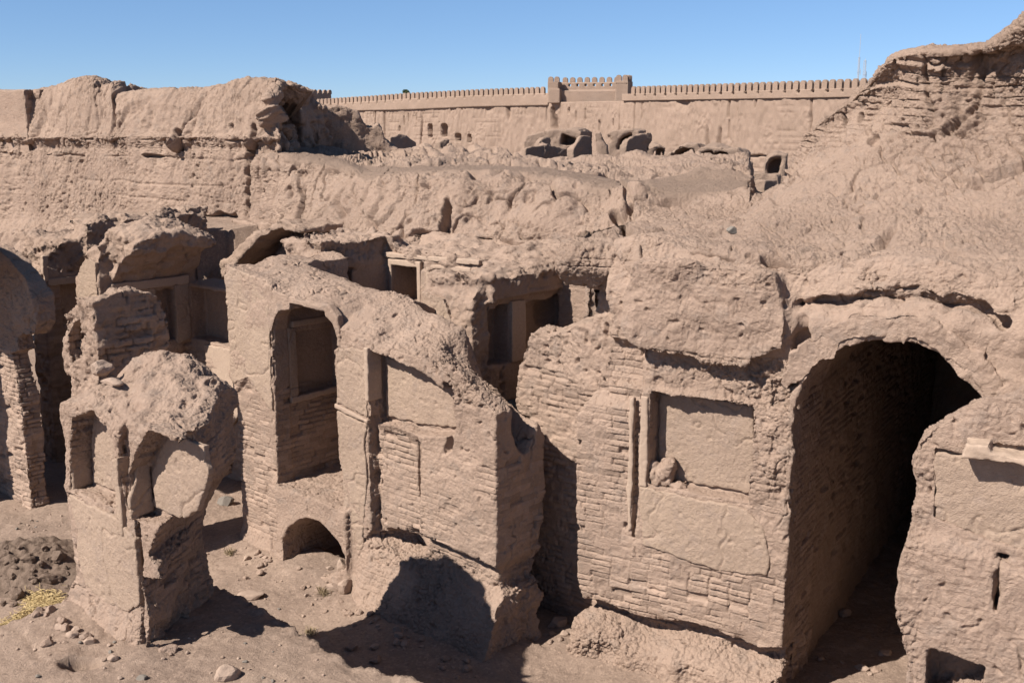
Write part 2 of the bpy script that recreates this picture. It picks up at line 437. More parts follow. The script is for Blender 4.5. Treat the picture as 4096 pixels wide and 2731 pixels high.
# ---- house wall with a tall arched room, a niche and a broken end
hw = thing('ruined_house', FM.pt(-2.7, .6, 0), 'ruined two-storey house front, tall shaded doorway over a low arch', 'ruin')
h = .022
v = Vol(FM, (-5.75, .55), (-.55, 2.15), (-.25, 4.75), h)
L, B, Z = v.L, v.B, v.Z
zc = interp(v.l, [(-5.5, 4.42), (-4.68, 4.32), (-3.68, 4.14), (-3.17, 4.1), (-2.61, 4.08), (-1.95, 3.88), (-1.45, 3.78), (-1.2, 3.6), (-.97, 3.4), (-.4, 3.28), (0, 3.15)])[:, None, None]
zf = interp(v.l, [(-5.5, 4.36), (-4.4, 4.2), (-4.2, 4.08), (-3.1, 3.98), (-2.9, 3.74), (-2.28, 3.74), (-2.1, 3.60), (-1.8, 3.62), (-.85, 3.53), (-.6, 3.5), (-.3, 3.3), (.05, 3.04)])[:, None, None]
tb = np.clip(B / .85, 0, 1); zt = zf * (1 - tb) + zc * tb - .5 * np.clip(B - 1.0, 0, 1) * (v.l > -4.9)[:, None, None] - 1.7 * np.clip(B - .58, 0, 1) * sstep(-1.5, -.8, v.l)[:, None, None]
zz = v.z[None, None, :]
bf = np.zeros((len(v.l), 1, len(v.z)), np.float32)
lz = v.l[:, None, None]
bf += np.where(lz < -4.42, .05 * (1 - sstep(2.52, 2.6, zz + .12 * np.sin(lz * 9))), 0)      # bared brick of the tall pier
bf += np.where((lz > -2.3) & (lz < -1.37), .07 * sstep(1.0, 1.1, zz) * (1 - sstep(2.4, 2.6, zz)), 0)
und = sstep(-1.75, -1.45, lz) * (sstep(.62, .8, zz) * (1 - sstep(1.04 - .06 * lz, 1.16 - .06 * lz, zz)))
bf += .17 * und
bf += -.36 * np.clip(1 - zz / .82, 0, 1) ** 1.6 * sstep(-2.75, -2.3, lz) - .12 * np.clip(1 - zz / .3, 0, 1) * (1 - sstep(-2.75, -2.3, lz))
lr = .0 - .12 * (sstep(.72, .85, zz) * (1 - sstep(1.0, 1.2, zz))) + .10 * np.clip(1 - zz / .8, 0, 1) + .10 * sstep(2.7, 3.05, zz) * 0
bb = np.where(v.l < -4.42, 1.9, np.where(v.l < -2.65, 1.62, np.where(v.l < -.9, 1.0, .92))).astype(np.float32)[:, None, None]
g = np.maximum(np.maximum(bf - B, B - bb + .12 * sstep(2., 1.2, zz) * np.where(lz > -2.6, 1, 0)), np.maximum(np.maximum(-5.45 - L, L - lr - .25 * np.clip(B - .5, 0, 1) * 0), (Z - zt) * .85))
v.add(g)
v.add(v.box((-4.55, -2.75), (-.09, .4), (-1, 1.2)), .12)                                   # step below the doorway
v.cut(v.ext([(-4.39, 1.22), (-4.39, 3.5), (-4.3, 3.7), (-4.18, 3.82), (-3.95, 3.86), (-3.94, 3.95), (-3.15, 3.95), (-3.13, 3.87), (-3.0, 3.8), (-2.9, 3.6), (-2.91, 3.48), (-2.98, 3.42), (-2.97, 1.9), (-2.88, 1.68), (-2.88, 1.22)], -1, .34))
v.cut(v.box((-4.41, -2.62), (.3, 1.27), (1.23, 3.86)))
v.cut(v.box((-4.52, -4.3), (.44, 1.2), (2.47, 3.42)))
v.cut(v.ext(FM.front(-.09, 8, [(45, 660), (80, 585), (150, 530), (200, 518), (280, 540), (340, 590), (400, 670), (445, 760), (450, 840), (330, 880), (200, 890), (70, 850)]), -.6, .95), .03)
v.cut(v.ext([(-2.25, 2.52), (-2.27, 3.52), (-1.8, 3.47), (-1.2, 3.36), (-.82, 3.2), (-.8, 2.66), (-1.3, 2.56), (-1.9, 2.6)], -1, .27), .015)
v.cut(v.box((-2.29, -2.17), (-1, .14), (1.05, 2.6)) + .05 * v.noise(.2, 3), .02)            # long crack beside the niche
v.cut(v.box((-1.42, -1.33), (-1, .10), (1.1, 2.45)) + .04 * v.noise(.2, 4), .02)
v.cut(v.box((-.86, -.74), (-1, .14), (2.45, 3.3)) + .06 * v.noise(.18, 5), .02)
v.cut(v.ball((-1.80, .05, .97), (.34, .42, .17)), .05); v.cut(v.ball((-2.2, .0, .93), (.16, .2, .07)), .03)
v.cut(v.ball((.12, .54, 3.25), (.95, .25, .80)), .05)                                     # hollow in the broken crown
v.cut(v.ball((-1.0, .62, 3.72), (.4, .25, .3)), .08)
v.cut(v.ball((-5.1, -.03, 2.5), (.13, .12, .06)), .02)
wm = .12 + .6 * sstep(3.2, 3.8, Z) + .9 * sstep(1.2, .9, Z) * sstep(-2.6, -2.2, L) + .4 * sstep(-1.0, -.6, L)
v.f += wm * (.05 * v.noise(.5, 11) + .032 * v.noise(.2, 12) + .014 * v.noise(.09, 13))
def bk(L, b, z, N):
    P = np.stack([L, b, z], 1); w = .12 * vn(P, .35, 41)
    m = ((L < -4.35) & (z < 2.62 + w)) * sstep(.22, .35, z + w) + ((L > -2.3) & (z < 2.45 + w) & (z > .95)) * (.45 + .55 * sstep(-.3, .1, vn(P, .5, 42)))
    m = m + .7 * ((L > -4.6) & (L < -2.5) & (b > .3) & (z < 2.35)) + .5 * ((L > -2.6) & (L < -1.4) & (z > .2) & (z < .6))
    return np.clip(m, 0, 1)
def sm(L, b, z, N):
    m = facing(N) * (1. * ((L > -2.1) & (L < -.8) & (z > 2.6) & (z < 3.4)) + 1. * ((L < -2.85) & (z > 3.5) & (z < 4.1)) + .5 * ((L > -4.6) & (L < -2.6) & (z < 1.2)))
    return np.clip(m + ((L > -4.6) & (L < -2.6) & (b > .05) & (b < 1.6) & (z > 2.4) & (z < 3.96)), 0, 1)
finish('masonry', v, MUD, hw, brick=bk, smooth=sm, rough=lambda L, b, z, N: np.clip(top(N) * (.3 + .25 * (L > -3)) + .8 * ((z > 3.1) & (L > -1.1)) + .8 * ((z < 1.0) & (L > -2.2)), 0, 1), sub=1, amp=.6, wear=.75, seed=3)
del v
slab('plaster_coat', FM, [(-5.47, 4.2), (-5.46, 2.62), (-5.36, 2.58), (-5.15, 2.68), (-5.02, 2.74), (-4.9, 2.62), (-4.75, 2.5), (-4.6, 2.35), (-4.43, 2.3), (-4.42, 4.06), (-4.5, 4.22), (-5.3, 4.34)], -.02, .06, PLASTER, hw, seed=5)
slab('plaster_coat', FM, [(-2.93, 3.44), (-2.6, 3.52), (-2.31, 3.52), (-2.32, 2.62), (-2.96, 2.68)], -.018, .06, PLASTER, hw, seed=6)
slab('plaster_coat', FM, [(-2.97, 2.6), (-2.34, 2.5), (-2.42, 2.2), (-2.36, 1.7), (-2.42, 1.35), (-2.5, .7), (-2.7, .62), (-2.86, 1.2), (-2.9, 1.9)], -.016, .06, PLASTER, hw, seed=7)
slab('string_course', FM, [(-2.99, 2.69), (-2.3, 2.58), (-2.3, 2.52), (-2.98, 2.62)], -.028, .05, FINE, hw, seed=8, edge=.008)
nj = slab('niche_jamb', FM, [(-2.31, 3.56), (-2.24, 3.56), (-2.235, 3.1), (-2.24, 2.85), (-2.31, 2.82)], -.05, .2, FINE, hw, seed=9, edge=.01)
np_ = slab('niche_panel', FM, [(-2.2, 2.6), (-2.2, 3.42), (-1.8, 3.4), (-1.25, 3.3), (-.86, 3.18), (-.84, 2.72), (-1.3, 2.62)], .235, .3, PLASTER, hw, seed=10)
under(nj, np_)
slab('arch_moulding', FM, [(-4.36, 3.66), (-4.25, 3.9), (-3.98, 4.02), (-3.08, 4.03), (-2.9, 3.9), (-2.84, 3.62), (-2.9, 3.6), (-3.0, 3.8), (-3.13, 3.87), (-3.15, 3.95), (-3.94, 3.95), (-3.95, 3.86), (-4.18, 3.82), (-4.3, 3.7)], .0, .1, MUD, hw, h=.012, seed=11, edge=.006)
FMs = Frame(*FM.pt(-4.41, 0, 0)[:2], 42 - 90)      # the shaded side wall inside: L runs into the house, b to the left
slab('lintel', FMs, [(.36, 3.5), (1.24, 3.5), (1.24, 3.6), (.36, 3.6)], -.04, .05, FINE, hw, seed=12, edge=.006)
slab('plaster_coat', FMs, [(.3, 3.5), (.44, 3.48), (.44, 2.47), (.3, 2.4)], -.02, .05, PLASTER, hw, seed=13, edge=.01)
slab('sill', FMs, [(.3, 2.36), (1.24, 2.4), (1.24, 2.48), (.3, 2.46)], -.04, .05, FINE, hw, seed=14, edge=.01)

# ---- pillar with two niches
kp = thing('niche_pillar', FK.pt(-.8, .6, .95), 'free-standing broken wall block with two narrow plastered niches, standing on the bare platform', 'ruin')
v = Vol(FK, (-2.3, 1.4), (-.75, 1.7), (.55, 4.15), .019)
L, B, Z = v.L, v.B, v.Z
zz = v.z[None, None, :]; lz = v.l[:, None, None]
zf = interp(v.l, [(-1.9, 3.3), (-1.5, 3.42), (-.95, 3.54), (-.3, 3.42), (.3, 3.5), (1.1, 3.48)])[:, None, None]
zc = interp(v.l, [(-1.9, 3.58), (-1.3, 3.84), (-.85, 3.95), (-.45, 3.85), (-.15, 3.70), (.2, 3.55), (.5, 3.45), (1.1, 3.4)])[:, None, None]
tb = np.clip(B / .85, 0, 1); zt = zf * (1 - tb) + zc * tb - .4 * np.clip(B - .95, 0, 1)
lrz = interp(v.z, [(.5, .05), (1., .0), (1.4, .06), (1.8, -.06), (1.9, .36), (2.02, .30), (2.1, .12), (2.34, .30), (2.5, .42), (2.73, .8), (3.1, 1.0), (3.4, .96), (3.6, .9)])[None, None, :]
llz = interp(v.z, [(.5, -1.72), (1., -1.62), (1.5, -1.55), (2.3, -1.58), (3.3, -1.55), (3.6, -1.5)])[None, None, :]
bq = np.clip(B / 1.3, 0, 1); lright = lrz * (1 - bq) + (-.75 + .55 * sstep(1.9, 2.9, zz)) * bq
bf = -.34 * np.clip(1 - (zz - .85) / .55, 0, 1) ** 1.7 * (1 - .75 * sstep(-.5, 0, lz))
bback = interp(v.z, [(.5, 1.15), (2, 1.2), (2.5, 1.35), (3.3, 1.3)])[None, None, :]
v.add(np.maximum(np.maximum(bf - B, B - bback), np.maximum(np.maximum(llz - .3 * np.clip(1.3 - zz, 0, 1) ** 2 - L, (L - lright) * .85), (Z - zt) * .8)))
v.cut(v.ext([(-1.47, 2.42), (-1.42, 2.9), (-1.3, 3.3), (-.87, 3.44), (-.45, 3.2), (-.44, 2.46)], -1, .26), .015)
v.cut(v.ext([(-.14, 2.44), (-.16, 2.9), (.05, 3.2), (.34, 3.5), (.95, 3.46), (1.3, 3.3), (1.2, 2.9), (.8, 2.6), (.5, 2.5)], -1, .26), .015)
v.cut(v.ext([(-.25, 2.5), (-.17, 2.95), (-.05, 3.4), (-.2, 3.5), (-.36, 3.2), (-.3, 2.6)], -1, .1) + .04 * v.noise(.15, 5), .03)
v.cut(v.box((-.10, -.05), (-1, .10), (1.0, 2.4)) + .05 * v.noise(.16, 6), .015)
v.f += (.25 + .8 * sstep(3.2, 3.5, Z) + .8 * sstep(.1, .4, B) + .6 * sstep(1.5, 1.2, Z)) * (.04 * v.noise(.45, 15) + .028 * v.noise(.18, 16) + .012 * v.noise(.08, 17))
def bkK(L, b, z, N):
    P = np.stack([L, b, z], 1)
    return np.clip(.85 * sstep(.3, .7, N[:, 0]) * (z < 3.3) * sstep(-.5, 0, vn(P, .5, 47) + .3) + .7 * facing(N) * (L < -1.3) * (z < 2.4) * sstep(-.1, .2, vn(P, .5, 48)), 0, 1)
finish('masonry', v, MUD, kp, brick=bkK, smooth=lambda L, b, z, N: facing(N) * (b > .15) * (b < .4) * (z > 2.4), rough=lambda L, b, z, N: np.clip(top(N) * .45 + .7 * sstep(.3, .7, N[:, 0]) + .35 * (z < 1.35), 0, 1), sub=1, amp=.7, seed=9, wear=1.1)
del v
slab('plaster_coat', FK, [(-1.52, 2.38), (-.46, 2.36), (-.3, 2.3), (-.12, 2.2), (-.1, 1.9), (-.1, 1.5), (-.35, 1.32), (-.9, 1.28), (-1.3, 1.36), (-1.42, 1.7), (-1.36, 2.0)], -.018, .06, PLASTER, kp, seed=15)
slab('pilaster', FK, [(-.45, 3.0), (-.34, 3.05), (-.32, 2.4), (-.33, 2.2), (-.42, 2.2)], -.03, .2, PLASTER, kp, seed=16, edge=.015)
na = slab('niche_panel', FK, [(-1.44, 2.46), (-1.3, 3.24), (-.9, 3.38), (-.5, 3.16), (-.47, 2.5)], .225, .3, PLASTER, kp, seed=17)
nb = slab('niche_panel', FK, [(-.1, 2.5), (-.1, 2.9), (.1, 3.2), (.36, 3.42), (.92, 3.38), (.98, 3.1), (.72, 2.66), (.5, 2.52)], .225, .3, PLASTER, kp, seed=18)
ja = slab('jamb', Frame(*FK.pt(-.15, 0, 0)[:2], 42 - 90, .963, 1.0, 1.2), [(-.03, 2.42), (.24, 2.46), (.24, 3.2), (.16, 3.3), (.05, 2.9), (-.03, 2.6)], -.03, .03, PLASTER, kp, seed=19)
jb = slab('jamb', Frame(*FK.pt(-1.47, 0, 0)[:2], 42 - 90, .963, 1.0, 1.2), [(-.0, 2.42), (.24, 2.46), (.24, 3.3), (.1, 3.2), (.02, 2.8)], -.025, .03, PLASTER, kp, seed=20)

under(ja, nb); under(jb, na)

# ---- the pier left of the vault, the wall the vault opens in, and the vault
vh = thing('vaulted_building', FR.pt(1.3, .4, 0), 'massive brick pier with square niche beside the wide dark barrel vault', 'ruin')
v = Vol(FR, (-.45, 5.3), (-.6, 1.3), (-.25, 5.25), .0205)
L, B, Z = v.L, v.B, v.Z
zz = v.z[None, None, :]; lz = v.l[:, None, None]
ub = .60 + .05 * np.sin(lz * 5)
bf = .20 * sstep(ub - .32, ub - .1, zz) * (1 - sstep(ub, ub + .06, zz)) - .24 * np.clip((ub - zz - .12) / .25, 0, 1) ** .7
bf = np.where(lz < 2.7, bf, 0) + .10 * sstep(3.38, 3.5, zz) * (1 - sstep(3.85, 4., zz)) * np.where(lz < 2.4, 1, 0) + .12 * np.where(lz < .75, 1, 0) * sstep(3.15, 3.3, zz)
bf = bf + .55 * np.clip(zz - 4.45, 0, 2) ** 1.2
ll = interp(v.z, [(-.3, -.06), (.4, -.0), (.55, .14), (.7, .05), (.95, -.02), (2.4, -.06), (3.0, -.06), (3.1, .02), (3.28, .12), (3.6, .2), (4.2, .35), (5.2, .2)])[None, None, :]
v.add(np.maximum(np.maximum(bf - B, B - 1.1), np.maximum(np.maximum(ll + .0 * B - L, L - 5.2), (Z - 5.0 - .12 * np.sin(lz * 2.2)) * .8)))
v.add(v.ext([(.62, 4.1), (.85, 3.98), (1.2, 3.9), (1.6, 3.82), (2.0, 3.84), (2.2, 3.95), (2.42, 4.1), (2.45, 4.5), (2.3, 4.9), (1.4, 4.98), (.7, 4.92), (.55, 4.55)], -.10, 1.) + .04 * v.noise(.4, 33), .12)
arch = [(2.58, -.5), (2.58, 3.55), (2.64, 3.75), (2.80, 3.98), (3.05, 4.18), (3.35, 4.29), (3.7, 4.30), (4.0, 4.2), (4.28, 4.0), (4.45, 3.78), (4.52, 3.5), (4.52, -.5)]
v.cut(v.ext(arch, -1, 2))
v.cut(v.ext([(2.3, -.5), (2.52, .5), (2.5, 3.3), (2.44, 3.5), (2.62, 3.6), (2.62, -.5)], -1, .0) + .05, .03)
v.cut(v.ext([(.9, 2.3), (.9, 3.42), (2.1, 3.4), (2.12, 3.1), (2.1, 2.3)], -1, .27), .012)
v.cut(v.box((.70, .755), (-1, .09), (1.6, 3.4)) + .01 * v.noise(.2, 34), .01)
v.cut(v.box((2.3, 2.55), (-1, .16), (3.42, 3.7)) + .05 * v.noise(.2, 35), .04)
v.cut(v.ball((2.62, -.1, 4.12), (.10, .3, .28)), .03)                                       # gap between lump and arch
v.cut(v.ext([(2.55, 4.55), (3.0, 4.62), (3.6, 4.72), (4.2, 4.66), (4.55, 4.5), (4.6, 4.56), (4.2, 4.74), (3.6, 4.8), (2.9, 4.7)], -1, .3) + .05 * v.noise(.16, 36), .03)
wm = .10 + .8 * sstep(3.3, 3.5, Z) + 1.1 * sstep(.75, .55, Z) + .8 * (sstep(2.05, 2.2, L) * sstep(2.2, 2.5, Z) * sstep(.3, .1, B)) - .6 * (sstep(2.5, 2.6, L) * sstep(3.2, 3.4, Z))
v.f += np.clip(wm, .06, 1.3) * (.05 * v.noise(.5, 21) + .034 * v.noise(.2, 22) + .014 * v.noise(.09, 23))
def bkR(L, b, z, N):
    P = np.stack([L, b, z], 1); w = .12 * vn(P, .35, 43)
    m = (L < .74 + w * .3) * (z < 3.5) * (z > .5) + (L < 2.6) * (z < 1.45 + w) * (z > .5) + (N[:, 0] > .5) * (L > 2.2) * (z < 3.6) * (b > .25) + .8 * (L < .8) * (z > 3.1) * (z < 4.1) + .5 * (L > 2.1) * (L < 2.5) * (z > 2.2) * (z < 3.4)
    return np.clip(m, 0, 1)
finish('masonry', v, MUD, vh, brick=bkR, smooth=lambda L, b, z, N: facing(N) * (1. * ((L > .85) & (L < 2.15) & (z > 2.25) & (z < 3.45) & (b > .15)) + .8 * ((L > 2.5) & (z > 3.5) & (z < 4.6))), rough=lambda L, b, z, N: np.clip(.9 * ((z > 3.4) & (z < 3.95) & (L < 2.5)) + .9 * (z < .66) * (L < 2.7) + .8 * (L > 2.1) * (L < 2.52) * (z > 2.2) * (z < 3.4) * (b < .25) + .5 * (z > 4.7), 0, 1), sub=1, amp=.6, wear=.75, seed=21)
del v
slab('plaster_coat', FR, [(.8, 2.26), (2.1, 2.22), (2.3, 2.05), (2.38, 1.7), (2.36, 1.5), (2.0, 1.42), (1.5, 1.46), (1.1, 1.5), (.85, 1.55)], -.018, .05, PLASTER, vh, seed=24)
np_ = slab('niche_panel', FR, [(.92, 2.32), (.92, 3.38), (2.06, 3.34), (2.08, 2.34)], .235, .3, PLASTER, vh, seed=25, edge=.012)
nj = slab('niche_jamb', FR, [(.785, 3.36), (.885, 3.36), (.885, 2.26), (.785, 2.26)], -.02, .22, FINE, vh, seed=26, edge=.008)
under(nj, np_)
slab('plaster_strip', FR, [(.64, 3.3), (.70, 3.34), (.70, 1.72), (.655, 1.66), (.63, 2.2), (.645, 2.6)], -.012, .06, FINE, vh, seed=27, edge=.015)
ring_in = [(2.5, 3.62), (2.64, 3.76), (2.80, 3.99), (3.05, 4.19), (3.35, 4.3), (3.7, 4.31), (4.0, 4.21), (4.28, 4.01), (4.45, 3.79), (4.56, 3.5)]
ring_out = [(4.76, 3.6), (4.62, 3.98), (4.4, 4.26), (4.1, 4.46), (3.7, 4.56), (3.3, 4.54), (2.95, 4.42), (2.68, 4.2), (2.5, 3.95), (2.38, 3.7)]
slab('arch_ring', FR, ring_in + ring_out, -.035, .3, MUD, vh, h=.016, seed=28, edge=.05, amp=.8)
# barrel vault running back into the mass
prof = np.array([(2.565, -.05)] + [(2.565, z) for z in np.linspace(.2, 3.55, 45)] + arch[2:-2] + [(4.54, z) for z in np.linspace(3.5, .2, 12)] + [(4.54, -.05)], np.float32)
bs = np.linspace(.5, 8.5, 160)
P = np.stack([np.repeat(prof[None, :, 0], len(bs), 0), np.repeat(bs[:, None], len(prof), 1), np.repeat(prof[None, :, 1], len(bs), 0)], -1)
P = np.moveaxis(cubic(np.moveaxis(P, 1, 0), 260, 0), 0, 1)
nr, nc = P.shape[:2]; P = P.reshape(-1, 3); F = grid_faces(nr, nc)[:, ::-1]
N = normals(P, F)
if N[np.argmin(np.abs(P[:, 0] - 2.6) + np.abs(P[:, 2] - 2))][0] < 0: F = F[:, ::-1]; N = -N
d = .6 * mud(P, 1, 0, .5, 60) + 1.0 * bricks(P[:, 1], P[:, 2], P, 31, wear=.8) * (np.abs(N[:, 0]) > .5)
P = P + N * d[:, None]
i = np.arange(nr * nc).reshape(nr, nc); k = len(P)
end = [list(map(int, i[-1]))]
F2 = [tuple(map(int, f)) for f in F] + [tuple(end[0])]
link_mesh('barrel_vault', FR.world(P), F2, BRICK, vh)

# ---- pier in front of the vault, cut by the picture's edge
qp = thing('plastered_pier', FQ.pt(.7, .5, 0), 'broken pier with a cracked plaster panel under a projecting ledge, standing before the dark vault', 'ruin')
v = Vol(FQ, (-.6, 3.1), (-.4, 2.2), (-.1, 5.2), .02)
L, B, Z = v.L, v.B, v.Z
zz = v.z[None, None, :]; lz = v.l[:, None, None]
ll = interp(v.z, [(0, -.3), (1.7, -.2), (2.1, -.22), (2.4, -.30), (2.8, -.35), (3.0, -.30), (3.25, -.28), (3.6, -.31), (3.9, -.3), (4.02, -.2), (4.12, -.1), (4.3, .05), (4.6, .3), (5.2, .8)])[None, None, :]
zt = interp(v.l, [(-.4, 3.95), (-.16, 4.1), (.05, 4.30), (.15, 4.36), (.4, 4.42), (.7, 4.7), (2, 5.2)])[:, None, None] + (-.28 + .95 * sstep(.35, .9, v.l)[:, None, None]) * np.clip(B - .05, 0, 2)
bf = .05 * sstep(3.15, 3.2, zz + .12 * lz) * 0 - .07 * (1 - sstep(3.05 - .25 * np.clip(lz, 0, .5), 3.2 - .25 * np.clip(lz, 0, .5), zz)) - .25 * np.clip(1.6 - zz, 0, 1)
bk_ = np.where(v.l < .42, .55, 2.0)[:, None, None]; v.add(np.maximum(np.maximum(bf - B, B - bk_), np.maximum(np.maximum(ll - L, L - 3.0), (Z - zt) * .8)))
v.cut(v.ext([(-.12, 3.86), (.08, 3.84), (.14, 3.96), (2.9, 3.96), (2.9, 3.2), (.6, 3.15), (.35, 3.16), (.12, 3.22), (-.1, 3.3)], -1, .06), .01)
v.cut(v.ext([(-.07, 2.16), (.0, 2.18), (.2, 2.12), (.38, 2.1), (.36, 1.95), (.2, 1.8), (-.05, 1.75)], -1, .3) + .03 * v.noise(.15, 47), .02)
v.cut(v.ext([(.40, 3.1), (.43, 3.1), (.44, 2.6), (.405, 2.6)], -1, .18) + .03 * v.noise(.12, 48), .01)
v.cut(v.box((.36, .50), (-1, .16), (3.02, 3.10)) + .01, .01)
v.f += (.2 + .7 * sstep(4.0, 4.2, Z) + .7 * sstep(-.1, -.25, L)) * (.045 * v.noise(.5, 45) + .03 * v.noise(.2, 46) + .013 * v.noise(.09, 49))
finish('masonry', v, MUD, qp, brick=lambda L, b, z, N: .12 * facing(N) * (z < 3.0), smooth=lambda L, b, z, N: facing(N) * (L > -.12) * (z > 3.2) * (z < 3.95), rough=lambda L, b, z, N: np.clip(.4 * top(N) + .4 * (L < -.12) + .25 * (z < 2.6), 0, 1), sub=1, amp=.7, seed=33)
del v
slab('plaster_panel', FQ, [(-.14, 3.83), (.05, 3.82), (.12, 3.9), (2.8, 3.9), (2.8, 3.1), (.55, 3.12), (.35, 3.12), (.15, 3.2), (-.1, 3.28)], .015, .1, PLASTER, qp, seed=35)
slab('ledge', FQ, [(.1, 4.0), (.09, 3.88), (2.85, 3.86), (2.85, 3.95), (.3, 3.96), (.28, 4.02)], -.2, .1, FINE, qp, seed=36, edge=.012, amp=.5)
# ================================================================== ground of the courtyard
def seg_dist(X, Y, pts):
    d = np.full(X.shape, 1e9)
    for (ax, ay), (bx, by) in zip(pts[:-1], pts[1:]):
        ex, ey = bx - ax, by - ay; t = np.clip(((X - ax) * ex + (Y - ay) * ey) / (ex * ex + ey * ey), 0, 1)
        d = np.minimum(d, np.hypot(X - ax - ex * t, Y - ay - ey * t))
    return d
def inside(X, Y, pts):
    s = np.zeros(X.shape, bool)
    for (ax, ay), (bx, by) in zip(pts, pts[1:] + pts[:1]):
        c = (ay <= Y) != (by <= Y); s ^= c & (X < ax + (Y - ay) * (bx - ax) / ((by - ay) or 1e-9))
    return s
EDGE = [(-3.76, 12.09), (-3.36, 11.77), (-2.89, 11.29), (-2.46, 10.89), (-2.02, 10.45), (-1.63, 10.09), (-1.16, 9.82), (-.69, 9.5), (.2, 8.9), (.5, 5)]
PLAT = EDGE + [(-9, 5), (-6.07, 9.6), (-5.5, 10.6), (-4.95, 11.3), (-4.4, 11.95)]
xs = np.arange(-15, 9, .036); ys = np.arange(7.5, 23.5, .036)
X, Y = np.meshgrid(xs, ys); P = np.stack([X.ravel(), Y.ravel(), 0 * X.ravel()], 1)
sd_ = seg_dist(X, Y, PLAT + PLAT[:1]) * np.where(inside(X, Y, PLAT), 1, -1)
wide = sstep(-3.3, -5.0, X)                                      # the platform slopes off to the left, drops sharply to the right
sd_ = sd_ + (.06 * vn(P, .5, 71) + .035 * vn(P, .15, 72)).reshape(X.shape)
pl = sstep(-.10 - 1.1 * wide, .04 + .15 * wide, sd_)
n = (.035 * vn(P, 1.3, 73) + .026 * vn(P, .45, 74) + .013 * vn(P, .18, 75) + .007 * vn(P, .07, 76) + .35 * crumb(P, 1., 8, .10, 1.)).reshape(X.shape)
d1, d2, r = cells(P, .16, 3); peb = np.where(r > .80, np.clip(.30 - d1, 0, 1) * .10, 0).reshape(X.shape)
d1, d2, r = cells(P, .09, 4); peb += np.where(r > .72, np.clip(.34 - d1, 0, 1) * .07, 0).reshape(X.shape)
Zg = 1.2 * pl + n + peb
Zg += sstep(.3, .02, np.abs(sd_)) * pl * (.035 * vn(P, .14, 77) + .03 * vn(P, .06, 79) + clods(P + np.array([0, 0, .5]), .09, .5, 7)).reshape(X.shape)            # crumbling lip
for (cx, cy, rad, hh) in ((-4.7, 11.0, .8, .10),):
    Zg += hh * np.exp(-((X - cx) ** 2 + (Y - cy) ** 2) / rad ** 2)
pit = ((X + 4.26) / .2) ** 2 + ((Y - 9.89) / .12) ** 2; Zg -= .22 * (1 - sstep(.6, 1.2, pit))
Zg -= .02 * (1 - sstep(.02, .04, np.abs((X + 5.06) + .9 * (Y - 10.4) + .05 * vn(P, .3, 78).reshape(X.shape)))) * sstep(9.8, 10., Y) * sstep(10.7, 10.5, Y)
# worn earth banked against the walls
for fr, l0, l1, amp in ((FM, -5.6, .1, .10), (FR, -.2, 2.6, .06)):
    lx = (X - fr.x) * fr.c - (Y - fr.y) * fr.s; bx = (X - fr.x) * fr.s + (Y - fr.y) * fr.c
    Zg += amp * np.exp(-np.clip(-bx - .1, 0, 9) / .3) * sstep(l0 - .4, l0, lx) * sstep(l1 + .4, l1, lx) * (bx < .5)
hx, hy = -6.9, 13.9
heap = np.exp(-(((X - hx) * .8 + (Y - hy) * .5) ** 2 / 1.3 ** 2 + ((Y - hy) * .8 - (X - hx) * .5) ** 2 / .8 ** 2))
V = np.stack([X.ravel(), Y.ravel(), Zg.ravel()], 1)
def ground_z(x, y):
    i = int(np.clip(round((y - ys[0]) / .036), 0, len(ys) - 1)); j = int(np.clip(round((x - xs[0]) / .036), 0, len(xs) - 1)); return float(Zg[i, j])
F = grid_faces(len(ys), len(xs))
tag(link_mesh('ground', V, F, EARTH), kind='structure')
g2 = [(-15, 7.5), (9, 7.5), (9, 23.5), (-15, 23.5)]
big = 20000
V2 = [(-15.02, 7.48, -.06), (9.02, 7.48, -.06), (9.02, 23.52, -.06), (-15.02, 23.52, -.06), (-big, -big, -.06), (big, -big, -.06), (big, big, -.06), (-big, big, -.06)]
tag(link_mesh('plain', V2, [(4, 5, 1, 0), (5, 6, 2, 1), (6, 7, 3, 2), (7, 4, 0, 3)], EARTH, smooth=False), kind='structure')
# ================================================================== the row of vaulted rooms behind
def ruin_vol(name, label, vol, loc, part='masonry', mat=None, **kw):
    t = thing(name, loc, label, 'ruin'); finish(part, vol, mat or MUD, t, **kw); return t

# ---- long partition wall with a dark rough flank
v = Vol(FM, (-13.4, -11.1), (-.35, 3.75), (-.2, 5.2), .028); L, B, Z = v.L, v.B, v.Z
zt = interp(v.b, [(-.3, 4.0), (.5, 4.1), (.85, 4.2), (1.15, 4.5), (1.9, 4.62), (2.6, 4.62), (3.1, 4.72), (3.6, 4.6)])[None, :, None]
v.add(np.maximum(v.box((-12.0, -11.45), (-.05, 3.45), (-1, 5.2)), (Z - zt) * .85))
v.add(v.box((-13.35, -11.55), (.55, 1.7), (3.55, 4.2)), .3); v.add(v.box((-13.4, -11.7), (1.0, 1.5), (-1, 3.9)))
v.add(v.box((-11.8, -11.25), (.8, 3.4), (4.05, 4.55)), .25)
v.cut(v.box((-11.6, -11), (.30, 1.0), (2.6, 3.42)))
v.f += 1.5 * sstep(3.6, 3.9, Z) * (.06 * v.noise(.5, 61) + .05 * v.noise(.2, 62)) + .3 * .04 * v.noise(.3, 63) + .5 * (Z < 3.5) * (B < .1) * .06 * v.noise(.2, 64)
pw = ruin_vol('partition_wall', 'long rough-topped mud wall whose shaded flank runs back from the second brick pier', v, FM.pt(-11.7, 1.5, 0), rough=lambda L, b, z, N: sstep(3.5, 3.8, z), brick=lambda L, b, z, N: 1. * (z < 3.3) * (b < .4), smooth=lambda L, b, z, N: .8 * (z > 2.5) * (z < 3.6) * (N[:, 0] > .4), run=.3, seed=41)
del v
